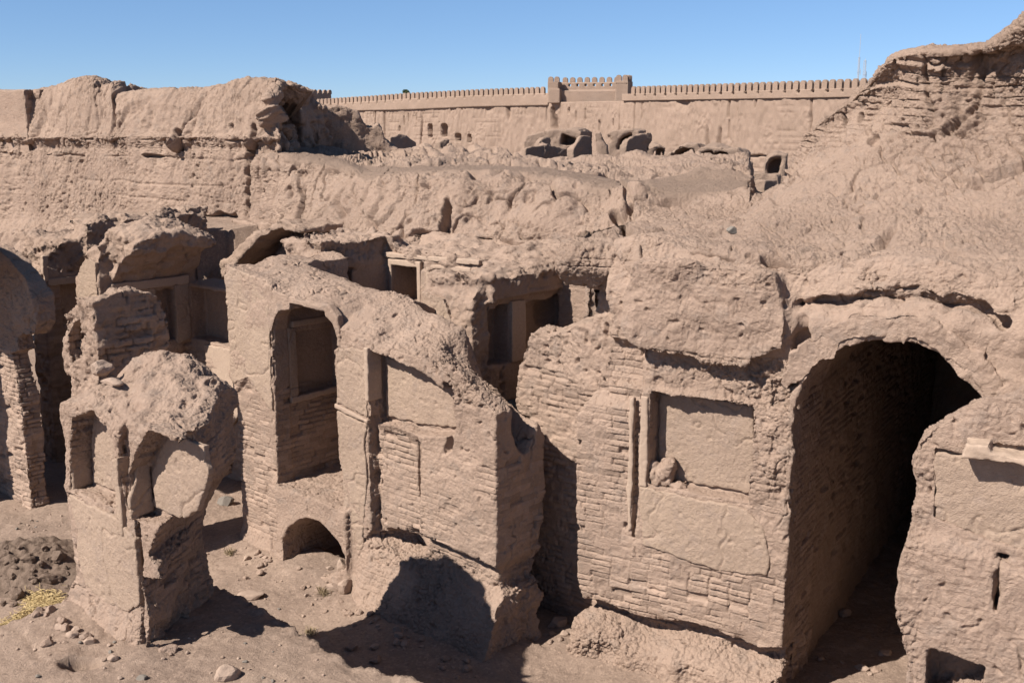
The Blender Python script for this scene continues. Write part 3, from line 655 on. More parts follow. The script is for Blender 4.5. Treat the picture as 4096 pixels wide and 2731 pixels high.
Fs = Frame(*FM.pt(-11.45, 0, 0)[:2], 42 - 90)
slab('lintel', Fs, [(.05, 3.42), (1.2, 3.42), (1.2, 3.56), (.05, 3.56)], -.05, .05, FINE, pw, h=.016, seed=42, edge=.008)
slab('pilaster', Fs, [(-.02, 4.0), (.08, 3.98), (.08, 3.5), (-.02, 3.5)], -.04, .06, FINE, pw, h=.016, seed=43)

# ---- arcade wall at the picture's edge
v = Vol(FM, (-13.0, -8.3), (-1.85, -.85), (-.2, 4.7), .026); L, B, Z = v.L, v.B, v.Z
lr = interp(v.z, [(0, -9.40), (1.66, -9.42), (2.14, -9.48), (2.64, -9.62), (2.74, -9.3), (2.94, -9.36), (3.0, -9.2), (3.1, -8.68), (3.32, -8.57), (3.7, -8.62), (3.95, -8.8), (4.3, -9.5), (4.4, -9.8)])[None, None, :]
v.add(np.maximum(v.box((-12.9, -8), (-1.5, -1.17), (-1, 4.42)), L - lr))
v.f += .7 * (.05 * v.noise(.5, 65) + .035 * v.noise(.2, 66) + .014 * v.noise(.09, 67))
ruin_vol('arcade_wall', 'crumbling brick arcade wall cut by the left picture edge, its lower bricks in full sun', v, FM.pt(-10.5, -1.3, 0), brick=lambda L, b, z, N: 1. * (z < 2.7), rough=lambda L, b, z, N: .6 * (z > 2.75), sub=1, seed=44, wear=1.2)
del v

v = Vol(FM, (-11.6, -8.5), (-3.1, -2.4), (-.2, 5.8), .06)  # unseen arch on a leg, added out of frame to shade the upper arcade wall
v.add(v.box((-11.4, -8.75), (-2.95, -2.6), (4.0, 5.6))); v.add(v.box((-11.4, -10.5), (-2.95, -2.6), (-1, 5.6)))
v.f += .05 * v.noise(.5, 165)
finish('broken_arch', v, MUD, bpy.data.objects['arcade_wall'], rough=lambda L, b, z, N: .5 + 0 * L, brick=lambda L, b, z, N: 1. * (z < 3.9), seed=45)
del v

# ---- second vaulted room
v = Vol(FM, (-10.5, -5.5), (-.3, 2.7), (-.2, 4.9), .026); L, B, Z = v.L, v.B, v.Z
zt = interp(v.l, [(-10.3, 3.9), (-10.0, 4.2), (-9.6, 4.4), (-9.2, 4.55), (-8.7, 4.5), (-8.2, 4.2)])[:, None, None] + .30 * (1 - np.square((B - .95) / .95)) - .12
v.add(np.maximum(v.box((-10.2, -9.35), (0, 1.9), (-1, 5)), (Z - zt) * .85))
v.add(np.maximum(v.ext([(-9.6, 3.62), (-9.33, 3.66), (-9.1, 3.95), (-8.85, 4.15), (-8.55, 4.28), (-8.45, 4.55), (-9.2, 4.8), (-9.7, 4.5)], .22, 1.85), (Z - zt) * .85), .05)
v.add(v.box((-9.5, -5.6), (1.72, 2.4), (-1, 3.52)))
v.cut(v.box((-9.32, -5.7), (1.5, 2.05), (2.48, 3.45)))
v.cut(v.box((-9.6, -9), (1.05, 1.42), (2.5, 3.44)))
v.cut(v.ball((-10.1, .0, 2.9), (.16, .2, .5)), .04)
v.f += (.25 + 1.3 * sstep(3.6, 3.9, Z)) * (.05 * v.noise(.5, 68) + .035 * v.noise(.2, 69) + .014 * v.noise(.09, 70)) + .05 * (Z < 2.3) * v.noise(.2, 71)
vr = ruin_vol('vaulted_room', 'roofless arched room with a mud-vault stump, niches in deep shade and a lit front pier', v, FM.pt(-8.5, .9, 0), brick=lambda L, b, z, N: 1. * (z < 2.3) * sstep(-.3, .1, vn(np.stack([L, b, z], 1), .6, 49)), smooth=lambda L, b, z, N: .9 * (z > 2.4) * (z < 3.6), rough=lambda L, b, z, N: sstep(4.0, 4.25, z), run=.35, seed=51)
del v
Fs = Frame(*FM.pt(-9.35, 0, 0)[:2], 42 - 90)
slab('lintel', Fs, [(.2, 3.5), (1.72, 3.5), (1.72, 3.66), (.2, 3.66)], -.06, .05, FINE, vr, h=.016, seed=52, edge=.008)
slab('pilaster', Fs, [(1.42, 3.5), (1.7, 3.5), (1.7, 2.5), (1.42, 2.42)], -.05, .05, PLASTER, vr, h=.016, seed=53, edge=.01)
slab('plaster_coat', Fs, [(.3, 3.5), (1.05, 3.5), (1.05, 2.3), (.7, 2.2), (.3, 2.4)], -.03, .05, PLASTER, vr, h=.016, seed=54)
slab('plaster_coat', FM, [(-10.16, 3.5), (-9.95, 3.95), (-9.7, 4.1), (-9.4, 4.05), (-9.4, 2.4), (-9.7, 2.6), (-10.1, 2.5)], -.03, .05, PLASTER, vr, h=.016, seed=55)
slab('plaster_coat', FM, [(-8.9, 2.42), (-7.6, 2.42), (-7.4, 2.0), (-7.8, 1.4), (-8.2, .9), (-8.5, 1.4), (-8.8, 1.8)], 1.69, 1.76, FINE, vr, h=.016, seed=56)

# ---- broken arch stump behind the pillar
v = Vol(FM, (-7.25, -5.6), (-2.4, -.4), (-.2, 4.45), .022); L, B, Z = v.L, v.B, v.Z
zt = interp(v.b, [(-2, 3.95), (-1.7, 4.02), (-1.35, 4.12), (-.95, 4.0), (-.7, 3.85)])[None, :, None]
v.add(np.maximum(v.ext([(-6.3, 4.5), (-6.28, 3.6), (-6.45, 3.2), (-6.75, 2.7), (-6.85, 1.5), (-6.8, -1), (-5.9, -1), (-5.9, 4.5)], -1.88, -.75), (Z - zt) * .85))
q = np.sqrt((L + 6.28) ** 2 + (Z - 3.2) ** 2); av = np.arctan2(Z - 3.2, L + 6.28)
v.add(np.maximum(np.maximum(np.abs(q - .58) - .09, np.abs(B + 1.65) - .22), np.where((av > 1.5) | (av < -2.1), -1, 1) * .1), .06)
v.add(v.ext([(-6.75, 3.3), (-6.45, 3.5), (-6.15, 3.4), (-6.05, 3.05), (-6.3, 2.75), (-6.6, 2.85)], -1.72, -1.3), .03)
v.f += .9 * (.05 * v.noise(.4, 72) + .035 * v.noise(.17, 73) + .016 * v.noise(.08, 74))
ruin_vol('arch_stump', 'ragged brick stump with a broken curl of plastered arch, rising behind the niche pillar', v, FM.pt(-6.3, -1.3, 0), brick=lambda L, b, z, N: .9 * (N[:, 0] > .3), rough=lambda L, b, z, N: .8 - .6 * (N[:, 0] > .3), seed=57, wear=1.8, hc=.10, wb=.32)
del v

# ---- fragment of a high vault
v = Vol(FM, (-12.3, -7.7), (3.2, 5.3), (2.6, 4.9), .03); L, B, Z = v.L, v.B, v.Z
v.add(v.ext([(-11.7, 3.0), (-11.42, 3.28), (-10.57, 3.75), (-9.65, 4.28), (-8.66, 4.6), (-8.05, 4.5), (-8.04, 4.36), (-8.8, 4.42), (-9.5, 4.16), (-10.3, 3.62), (-11.2, 3.0)], 3.4, 4.7))
v.add(v.box((-12.2, -7.8), (4.65, 5.1), (2, 4.3)))
v.f += .04 * v.noise(.4, 75) + .028 * v.noise(.17, 76)
ruin_vol('vault_fragment', 'sweeping quarter of a broken mud vault with dark hollow under its curve', v, FM.pt(-9.8, 4.2, 2.6), rough=lambda L, b, z, N: .5 * top(N), run=.4, seed=58)
del v

# ---- sunken plastered rooms with framed niches, and the wall between them
v = Vol(FM, (-6.7, -1.7), (1.35, 4.6), (2.4, 4.75), .026); L, B, Z = v.L, v.B, v.Z
v.add(np.maximum(v.box((-6.1, -2.0), (1.75, 4.4), (2, 4.9)), Z - interp(v.b, [(1.7, 4.30), (3.2, 4.34), (4.4, 4.5)])[None, :, None]))
v.add(v.box((-6.6, -5.25), (1.75, 3.4), (4.15, 4.52)), .22)
v.add(np.maximum(v.box((-2.95, -1.98), (1.65, 4.3), (2, 4.5)), Z - interp(v.b, [(1.6, 4.02), (1.9, 4.2), (2.6, 4.2), (3.3, 4.36), (4.0, 4.5)])[None, :, None]), .06)
v.add(v.box((-2.2, -1.86), (1.95, 4.0), (3.98, 4.3)), .12)
v.cut(v.box((-5.4, -2.95), (1.2, 3.1), (3.25, 5)))
v.cut(v.box((-5.25, -4.62), (3.0, 3.65), (3.45, 4.10)))
v.cut(v.box((-4.35, -4.0), (3.0, 3.2), (3.75, 4.06)))
v.cut(v.box((-5.6, -5.3), (1.95, 2.35), (3.4, 4.1)))
v.cut(v.box((-2.3, -1.5), (1.98, 2.42), (3.0, 3.86)))
v.cut(v.box((-2.22, -1.5), (2.75, 3.75), (3.05, 3.84)))
v.cut(v.ball((-2.1, 3.5, 3.6), (.25, .3, .3)), .04)
wm = .2 + 1.3 * sstep(4.1, 4.3, Z) + .8 * (L > -2.6) * (B < 2.0) * sstep(-2.5, -2.3, L)
v.f += wm * (.05 * v.noise(.45, 77) + .035 * v.noise(.18, 78) + .014 * v.noise(.09, 79))
sr = ruin_vol('sunken_rooms', 'pair of roofless rooms with pale framed wall niches and a thick draped wall between', v, FM.pt(-4, 3, 2.4), smooth=lambda L, b, z, N: .9 * (z < 4.05) * ((L < -2.5) | (b > 2.3)), rough=lambda L, b, z, N: sstep(4.12, 4.25, z) * (.35 + .65 * ((L > -2.9) | (b < 3.2))) + .8 * ((L > -2.5) & (b < 2.0) & (z < 4.1)), run=.5, seed=61)
del v
slab('lintel', FM, [(-5.42, 4.27), (-3.2, 4.33), (-3.2, 4.25), (-5.42, 4.19)], 3.07, 3.3, FINE, sr, h=.016, seed=62, edge=.008)
slab('niche_frame', FM, [(-5.34, 4.17), (-4.55, 4.19), (-4.55, 3.3), (-4.64, 3.3), (-4.64, 4.08), (-5.26, 4.07), (-5.26, 3.4), (-5.34, 3.4)], 3.08, 3.16, FINE, sr, h=.014, seed=63, edge=.006)
slab('niche_frame', FM, [(-4.42, 4.17), (-3.4, 4.19), (-3.4, 4.1), (-4.34, 4.1), (-4.34, 3.7), (-4.42, 3.7)], 3.08, 3.16, FINE, sr, h=.014, seed=64, edge=.006)
slab('plaster_coat', FM, [(-2.93, 4.05), (-2.5, 3.98), (-2.3, 3.6), (-2.4, 3.0), (-2.95, 3.0)], 1.6, 1.7, PLASTER, sr, h=.016, seed=65)
Fs = Frame(*FM.pt(-1.98, 0, 0)[:2], 42 - 90)
slab('pilaster', Fs, [(2.43, 3.9), (2.74, 3.9), (2.74, 3.0), (2.43, 3.0)], -.05, .05, FINE, sr, h=.016, seed=66, edge=.008)

# ---- stub wall closing the alley
v = Vol(FM, (-1.3, 1.5), (.9, 4.9), (-.2, 5.0), .03); L, B, Z = v.L, v.B, v.Z
zt = interp(v.l, [(-1.0, 3.1), (-.85, 3.45), (-.7, 3.75), (-.5, 3.72), (.0, 3.92), (.30, 3.98), (.42, 4.5), (1.4, 4.65)])[:, None, None] + .25 * np.clip(B - 1.4, 0, .5) - .6 * np.clip(B - 1.8, 0, 1)
v.add(np.maximum(v.box((-.95, 1.4), (1.42, 2.1), (-1, 5)), (Z - zt) * .85))
v.add(v.box((-1.3, 1.5), (1.95, 4.9), (-1, 2.95)))
v.f += .7 * (.05 * v.noise(.5, 81) + .02 * v.noise(.2, 82))
ruin_vol('alley_wall', 'rough brick wall with a rounded left end closing the shadowed alley', v, FM.pt(.2, 1.7, 0), brick=lambda L, b, z, N: .8 * (z < 3.3) * facing(N), rough=lambda L, b, z, N: .5 * (z > 3.2), sub=1, seed=67, wear=1.2)
del v
v = Vol(FM, (-2.1, 1.6), (2.5, 5.2), (2.0, 5.2), .03); L, B, Z = v.L, v.B, v.Z
v.add(v.box((-1.97, 1.5), (3.5, 5.1), (1, 4.72))); v.add(v.box((-.98, 1.5), (2.85, 3.7), (1, 4.65)), .15)
v.f += .45 * (.05 * v.noise(.5, 84) + .03 * v.noise(.2, 85))
ruin_vol('end_wall', 'pale cracked plaster wall, sunlit, standing behind the dark room beyond the alley', v, FM.pt(-.3, 4.6, 2), smooth=lambda L, b, z, N: .4 + 0 * L, brick=lambda L, b, z, N: .5 * sstep(0, .3, vn(np.stack([L, b, z], 1), .5, 86)), sub=1, amp=.7, seed=68)
del v
# ================================================================== masses behind
def rugged(run=1., rough=.5, seed=0, amp=1., fine=1.):
    def f(P, N, t, s):
        d = mud(P, amp, run, 1., seed) + fine * (.010 * vn(P, .045, seed + 40) + .6 * clods(P, .10, rough, seed))
        return d
    return f
# ---- great washed-down wall on the left
FW = Frame(-4.7, 24, 32)
tops = [(-70, 212), (-20, 208), (40, 212), (80, 209), (112, 202), (150, 190), (182, 180), (212, 183), (232, 199), (256, 191), (274, 212), (320, 208), (400, 204), (450, 205), (500, 197), (540, 186), (585, 184), (625, 185), (642, 200)]
rows = [[] for _ in range(9)]; base_row = []
for u, vt in tops:
    L, z = FW.front(-.6, 0, [(u, 640)])[0]; base_row.append(FW.pt(L, -.6, z))
    for r, (vv, b) in enumerate([(540, -.35), (500, .0), (430, .10), (352, .22), (340, .30), (315, .24), (305, .34), (vt, .80)]):
        if r == 7: rows[r - 0].append(FW.pt(*[(L, .80, z) for L, z in FW.front(.80, 0, [(u, vt)])][0]))
        else:
            L, z = FW.front(b, 0, [(u, vv)])[0]; rows[r].append(FW.pt(L, b, z))
    L, z = FW.front(.8, 0, [(u, vt)])[0]; rows[8].append(FW.pt(L, 1.9, z - .12))
for (u, vt, db) in ((652, 208, .15), (668, 236, .35), (682, 270, .6), (691, 310, .9)):     # the broken end turns back
    L0, zt = FW.front(.8 + db, 0, [(u, vt)])[0]
    for r, f in enumerate((-.55, -.3, 0, .33, .38, .5, .56, 1)):
        zb = FW.front(db, 0, [(u, 345)])[0][1]
        z = zb + (zt - zb) * f if f >= 0 else zb + f * 2.2
        rows[r].append(FW.pt(L0 + .25 * (1 - max(f, 0)), .3 + db, z))
    base_row.append(FW.pt(L0 + .3, -.3 + db, rows[0][-1][2] - 1.))
    rows[8].append(FW.pt(L0 - .7, 1.5 + db, zt - .45))
rows = [base_row] + rows
def wd(P, N, t, s):
    d = mud(P, .8, 1.1, 1., 91) + .8 * crumb(P, 1., 2, .12, .5) + .008 * vn(P, .045, 3) + holes(P, .42, .8, .12, 4) + holes(P, .22, .76, .08, 5) + holes(P, .14, .72, .045, 12)
    d += gully(P, .11, .6, 31, -.1) * sstep(.25, .5, t)
    for z0, a in ((5.55, .07), (5.98, .08), (4.95, .03), (4.6, .035)):
        d -= a * np.exp(-((P[:, 2] - z0 - .05 * vn(P, .6, 92)) / .025) ** 2) * sstep(-.2, .3, vn(P, .8, int(z0 * 10)))
    d += .5 * (s < .16) * bricks(P[:, 0] / .85, P[:, 2], P, 12) * (t < .42) * sstep(.0, .3, vn(P, .6, 93))
    e = sstep(.78, .92, s); d += e * (.20 * vn(P, .6, 94) + .13 * vn(P, .25, 95) + clods(P, .2, .6, 97))
    for (u, vv, w, hgt) in ((402, 320, .12, .25), (577, 330, .10, .4), (572, 430, .10, 1.0), (640, 420, .06, .7), (345, 358, .3, .05), (620, 270, .15, .25), (480, 505, .45, .14), (525, 500, .35, .14)):
        L, z = FW.front(.2, 0, [(u, vv)])[0]; c = np.array(FW.pt(L, .2, z))
        q = ((P[:, 0] - c[0]) / w) ** 2 + ((P[:, 2] - c[2]) / hgt) ** 2 + .9 * vn(P, .15, 96)
        d -= .26 * (1 - sstep(.5, 1.2, q))
    return d
t = thing('rampart_ruin', FW.pt(-5, .5, 4.1), 'high eroded mud rampart with washed runnels and a dark broken right end', 'ruin')
drape('mud_mass', rows, 360, 640, wd, HILL, t, back=(-1.2, 2.2, -1.))

v = Vol(FW, (-13.6, -9.6), (-.7, 1.6), (5.4, 7.5), .03)
v.add(v.box((-13.5, -9.9), (.35, .7), (5, 7.22))); v.add(v.box((-13.5, -9.5), (.62, 1.2), (6.6, 7.24)))
v.f += .4 * (.05 * v.noise(.5, 97) + .03 * v.noise(.2, 98)) + .05 * v.noise(.15, 99) * (v.L > -9.85)
ruin_vol('plastered_stub', 'smooth pale wall stub with a dark broken edge at the upper left corner', v, FW.pt(-11, 0, 5.4), smooth=lambda L, b, z, N: 1. * (L < -9.9), brick=lambda L, b, z, N: 1. * (L > -9.95), seed=71, hc=.12, wb=.4)
del v

# ---- terrace behind the row of rooms
ls = np.arange(-17, -5.0, .06); bs = np.arange(3.2, 13, .06)
X, Y = np.meshgrid(ls, bs); P = np.stack([X.ravel(), Y.ravel(), 0 * X.ravel()], 1)
z = 4.18 + .03 * (P[:, 1] - 3.4) + .05 * vn(P, .9, 101) + .03 * vn(P, .3, 102) + .015 * vn(P, .12, 103) - 2.2 * sstep(4.0, 3.7, P[:, 1]) * (P[:, 0] > -11.4) - 1.5 * ((P[:, 0] > -11.3) & (P[:, 1] < 4.9))
tag(link_mesh('terrace', FM.world(np.stack([P[:, 0], P[:, 1], z], 1)), grid_faces(len(bs), len(ls)), EARTH), kind='structure')

# ---- middle mound: washed face, path and plateau
cu = [545, 600, 650, 700, 750, 800, 840, 890, 950, 1020, 1100, 1180, 1260, 1340, 1400, 1460, 1530, 1610, 1680, 1720, 1737, 1790]
def prof_(pts): return [np.interp(u, [p[0] for p in pts], [p[1] for p in pts]) for u in cu]
spec = [
  (prof_([(545, 640), (780, 650), (860, 600), (1100, 590), (1290, 600), (1440, 640), (1790, 600)]), prof_([(545, 22.0), (700, 20.2), (780, 18.9), (1000, 18.1), (1300, 17.0), (1440, 16.2), (1790, 15.6)])),
  (prof_([(545, 545), (700, 540), (800, 560), (870, 572), (1100, 572), (1290, 575), (1440, 590), (1790, 540)]), prof_([(545, 23.0), (700, 21.4), (780, 19.8), (870, 18.8), (1000, 18.4), (1300, 17.2), (1440, 16.4), (1790, 15.9)])),
  (prof_([(545, 505), (640, 500), (700, 500), (800, 530), (870, 552), (1100, 552), (1180, 550), (1290, 560), (1440, 565), (1790, 500)]), prof_([(545, 24.0), (640, 23.2), (700, 22.4), (780, 20.6), (870, 19.1), (1000, 18.75), (1300, 17.45), (1440, 16.7), (1790, 16.2)])),
  (prof_([(545, 480), (640, 470), (700, 460), (830, 500), (900, 525), (1100, 532), (1180, 537), (1290, 535), (1440, 520), (1790, 470)]), prof_([(545, 24.2), (640, 23.4), (720, 22.8), (830, 20.3), (900, 19.2), (1000, 18.8), (1300, 17.6), (1440, 17.0), (1790, 16.5)])),
  (prof_([(545, 420), (640, 410), (700, 405), (790, 430), (830, 450), (1000, 455), (1200, 455), (1350, 460), (1500, 455), (1720, 440), (1737, 452), (1790, 448)]), prof_([(545, 24.5), (640, 23.7), (720, 23.2), (790, 22.2), (830, 20.8), (900, 19.75), (1000, 19.3), (1300, 18.1), (1460, 17.7), (1790, 17.2)])),
  (prof_([(545, 375), (640, 362), (720, 365), (790, 385), (840, 405), (950, 402), (1100, 402), (1250, 408), (1370, 420), (1500, 420), (1650, 412), (1720, 418), (1737, 450), (1790, 446)]), prof_([(545, 24.8), (640, 24.0), (720, 23.7), (790, 22.9), (840, 21.4), (900, 20.3), (1000, 19.9), (1300, 18.7), (1460, 18.5), (1610, 18.6), (1790, 18.2)])),
  (prof_([(545, 360), (640, 348), (720, 350), (790, 365), (840, 385), (950, 380), (1100, 380), (1250, 384), (1370, 398), (1450, 408), (1500, 396), (1600, 380), (1690, 384), (1720, 392), (1737, 449), (1790, 446)]), prof_([(545, 26.5), (640, 25.5), (720, 25.2), (840, 23.4), (900, 22.4), (1000, 22.0), (1300, 20.7), (1460, 20.6), (1600, 19.5), (1690, 19.3), (1790, 19)])),
  (prof_([(545, 346), (700, 342), (840, 355), (1000, 358), (1200, 368), (1370, 376), (1500, 374), (1600, 368), (1700, 373), (1720, 382), (1737, 452), (1790, 452)]), prof_([(545, 30), (840, 28.5), (1000, 27.5), (1300, 25.5), (1450, 24), (1600, 22.5), (1690, 21.5), (1790, 20.5)])),
  (prof_([(545, 337), (700, 336), (840, 340), (1000, 346), (1100, 352), (1200, 366), (1370, 375), (1500, 375), (1600, 370), (1700, 376), (1720, 388), (1737, 458), (1790, 460)]), prof_([(545, 33), (840, 32), (1000, 31), (1300, 28.5), (1450, 26.5), (1600, 24.5), (1690, 23.2), (1790, 22)])),
]
rows = [[at_y(0, u, vv, max(yy, np.interp(u, [545, 600, 640, 680], [25.6, 24.6, 23.2, 0]))) for u, vv, yy in zip(cu, V_, Y_)] for V_, Y_ in spec]
rows.append([(x * 1.06, y + 3.2, z - 1.4) for x, y, z in rows[-1]])
PTH = [at_y(0, u, v_, y)[:2] for u, v_, y in ((690, 350, 25.3), (730, 372, 23.8), (800, 392, 22.6), (870, 398, 21.4), (960, 388, 21.2), (1080, 384, 21.0), (1200, 386, 20.6), (1320, 396, 19.8), (1420, 412, 19.0), (1520, 425, 18.4), (1640, 425, 18.2))]
def pdist(P):
    d = np.full(len(P), 99.); x, y = P[:, 0], P[:, 1]
    for (ax, ay), (bx, by) in zip(PTH[:-1], PTH[1:]):
        ex, ey = bx - ax, by - ay; t = np.clip(((x - ax) * ex + (y - ay) * ey) / (ex * ex + ey * ey), 0, 1); d = np.minimum(d, np.hypot(x - ax - ex * t, y - ay - ey * t))
    return sstep(1.0, .45, d + .3 * vn(P, .5, 165))
RMP = [at_y(0, u, v_, y)[:2] for u, v_, y in ((830, 425, 21), (800, 470, 20.6), (770, 510, 20.2), (740, 545, 20))]
def cd(P, N, t, s):
    flat = sstep(.75, .95, N[:, 2]) * pdist(P)
    d = (.09 * vn(P, .8, 117) + .06 * vn(P, .36, 118, sz=2.5)) * (1 - flat) + mud(P, .75, 1.0, 1., 111) + (holes(P, .45, .78, .14, 6) + holes(P, .22, .74, .08, 7) + holes(P, .13, .7, .045, 11)) * (1 - flat) + .8 * (1 - .6 * flat) * crumb(P, 1., 5, .11, .55) + .006 * vn(P, .045, 112)
    d *= 1 - .55 * flat
    d += (1 - flat) * sstep(.7, .9, N[:, 2]) * (.13 * vn(P, .7, 163) + .06 * vn(P, .28, 164))
    d += gully(P, .22, .65, 32, -.25) * (1 - flat) - .10 * (1 - flat) * sstep(.55, .95, vn(P, .22, 119)) 
    for (u, vv, y, w, hgt, a) in ((1025, 505, 19.2, .10, .32, .3), (1090, 548, 18.6, .95, .05, .34), (985, 535, 18.9, .25, .06, .3), (1420, 515, 17.4, .13, .22, .3), (1440, 470, 17.9, .06, .5, .12), (880, 430, 20.6, .03, .3, .08), (965, 425, 20.4, .03, .22, .08), (1690, 480, 17, .1, .05, .2)):
        c = np.array(at_y(0, u, vv, y)); q = ((P[:, 0] - c[0]) / w) ** 2 + ((P[:, 2] - c[2]) / hgt) ** 2 + 1.0 * vn(P, .16, 113)
        d -= a * (1 - sstep(.5, 1.2, q)) * (np.abs(P[:, 1] - y) < 2)
    return d
def cpath(P, N): return .9 * sstep(.6, .9, N[:, 2]) * pdist(P)
mm = drape('mound', rows, 430, 760, cd, HILL, None, back=(0, 2, -2), path=cpath)
tag(mm, kind='structure')

# ---- great mass of fallen mud brick on the right, above the vault
bu = [1385, 1470, 1560, 1650, 1740, 1830, 1920, 2010, 2100, 2200, 2300, 2440]
tu = [1475, 1590, 1700, 1790, 1822, 1870, 1960, 2010, 2055, 2225, 2295, 2440, 2800, 3300]
tv = [492, 480, 470, 425, 345, 280, 213, 165, 124, 112, 92, 0, -30, 10]
ty = [17.6, 17.6, 17.5, 17.3, 16.9, 16.4, 15.9, 15.4, 14.9, 14.3, 13.7, 13.0, 12.2, 11.2]
gx = [1, 1, 1, 1.1, 1.25, 1.4, 1.6, 1.8, 1.9, 1.9, 1.9, 1.9, 1.9, 1.9]
bL = list(np.linspace(-.45, 6.6, len(bu))) + [8.6, 11.2]; rows = [[FR.pt(L, .8 if L > .6 else .5, 4.5) for L in bL], [FR.pt(L, .26, 4.74) for L in bL]]
r2 = [FR.pt(L, .42, 5.02 - .04 * max(0, 1 - L)) for L in bL]
tp_ = [at_y(0, u, vv, y) for u, vv, y in zip(tu, tv, ty)]
rows.append(r2)
for s_ in (.12, .25, .38, .52, .66, .8, .9, 1.):
    row = []
    for j, a in enumerate(r2):
        u0, v0 = pixel_of(*a); g_ = 1 - (1 - s_) ** gx[j]; row.append(at_y(0, u0 + (tu[j] - u0) * s_, v0 + (tv[j] - v0) * s_, a[1] + (ty[j] - a[1]) * g_))
    rows.append(row)
rows.append([(x + .5, y + 1.0, z + (.05 if j < 4 else -.02)) for j, (x, y, z) in enumerate(tp_)]); rows.append([(x + 1.2, y + 2.4, z - (.1 if j < 4 else .9)) for j, (x, y, z) in enumerate(tp_)])
rows = [[(r[0][0] + .5, r[0][1] + 1.6, r[0][2] - .5)] + r for r in rows]
rows = [[(r[0][0] - .05 + .25 * min(i, 6) / 6, r[0][1] + .35, r[0][2] - 3.4)] + r for i, r in enumerate(rows)]
def sdp(P, N, t, s):
    t = t * 14 / 11 - .05
    d = (.09 * vn(P, 1.1, 129) + .035 * vn(P, .4, 130, sz=2.)) + mud(P, .75, .3, 1.3, 121) + .75 * crumb(P, 1., 6, .10, 1.) + holes(P, .40, .72, .13, 8) + holes(P, .2, .76, .07, 9) + holes(P, .11, .70, .035, 10) + .006 * vn(P, .045, 122) + .05 * vn(P, 1.0, 123)
    wz = P[:, 2] * 1.0 + .10 * vn(P, .8, 141) + .03 * vn(P, .2, 142); sw = (wz / .30) % 1; d += (.075 * sw - .04 - .06 * sstep(.88, 1., sw)) * sstep(-.45, .2, vn(P, .9, 143)) * sstep(.25, .4, t)
    d += gully(P, .14, .9, 33, -.05)
    m = sstep(.55, .62, s) * sstep(.42, .55, t) * sstep(.96, .88, t)
    d += m * 1.7 * bricks(P[:, 0] / .8, P[:, 2] + .1 * P[:, 0], P, 14, hc=.11, wb=.3) + 1.2 * bricks(P[:, 0] / .8, P[:, 2], P, 15) * (1 - m) * sstep(-.2, .3, vn(P, .9, 124))
    q_ = np.array([at_y(0, u, vv, y) for u, vv, y in ((2110, 140, 14.9), (2200, 150, 14.4), (2280, 145, 13.9), (2350, 110, 13.5), (2420, 90, 13.1))]); zr = np.interp(P[:, 0], q_[:, 0], q_[:, 2], -9, 99)
    e = np.exp(-((P[:, 2] - zr) / .16) ** 2) * (P[:, 0] > q_[0, 0] - .1) * (t < .97); d += e * (-.10 + .16 * vn(P, .28, 125) + clods(P, .16, .9, 126))
    d += sstep(.80, .9, s) * (.10 * vn(P, .45, 144) + .05 * vn(P, .18, 145) + .5 * clods(P, .13, .8, 146))
    for (u, vv, y, w, hgt, a) in ((1925, 310, 16.8, .07, .3, .14), (1690, 480, 14.6, .12, .05, .22), (1700, 560, 13.6, .14, .06, .2), (1440, 520, 15.2, .1, .3, .25), (1960, 580, 12.8, .5, .03, .15), (1560, 560, 13.8, .3, .03, .12)):
        c = np.array(at_y(0, u, vv, y)); q = ((P[:, 0] - c[0]) / w) ** 2 + ((P[:, 2] - c[2]) / hgt) ** 2 + 1.0 * vn(P, .16, 127)
        d -= a * (1 - sstep(.5, 1.2, q))
    return d
t = thing('collapsed_citadel_wall', FR.pt(3, 3, 4), 'huge sunlit slope of collapsed mud brick rising above the vault to the upper right', 'ruin')
drape('mud_mass', rows, 620, 900, sdp, HILL, t, back=(.3, .6, -.05))
# ================================================================== far rampart and what stands before it
FB = Frame(13.1, 58, 58.6)                       # right run of the rampart
FC = Frame(*FB.pt(-20.6, 0, 0)[:2], 42)          # left run, bending at the tower
fw = thing('crenellated_rampart', FB.pt(-10, 0, 4), 'long pale battlemented fortress wall along the far side of the ruins', 'rampart')
def wall_run(fr, l0, l1, zb, parapet, seed):
    ls = np.arange(l0, l1, .05); zs = np.linspace(0, 1, 60)
    zp = interp(ls, parapet)
    G = np.zeros((len(zs), len(ls), 3), np.float32); G[..., 0] = ls; G[..., 1] = .10 - .10 * zs[:, None] * 0; G[..., 2] = zb + (zp[None, :] - zb) * zs[:, None]
    P = G.reshape(-1, 3); z = P[:, 2]
    zn = np.repeat(zs, len(ls))
    d = .06 * vn(P, .30, seed, sz=6) + .04 * vn(P, .9, seed + 1, sz=3) + .035 * vn(P, .16, seed + 2, sz=2) + .05 * vn(P, .12, seed + 3) * sstep(.2, .6, vn(P, .7, seed + 4))
    g = 1 - np.abs(vn(P, 1.3, seed + 5, sz=9)); d -= .30 * np.clip(g - .9, 0, 1) / .1 * sstep(.0, .4, vn(P, 2.6, seed + 6)) * sstep(.05, .3, zn)
    row = np.abs((z * 3.1 + .12 * vn(P, 1.2, seed + 7)) % 1 - .5); d -= .05 * sstep(.42, .49, row) * sstep(-.1, .3, vn(P, 1.5, seed + 8))
    return P, d, ls, zs
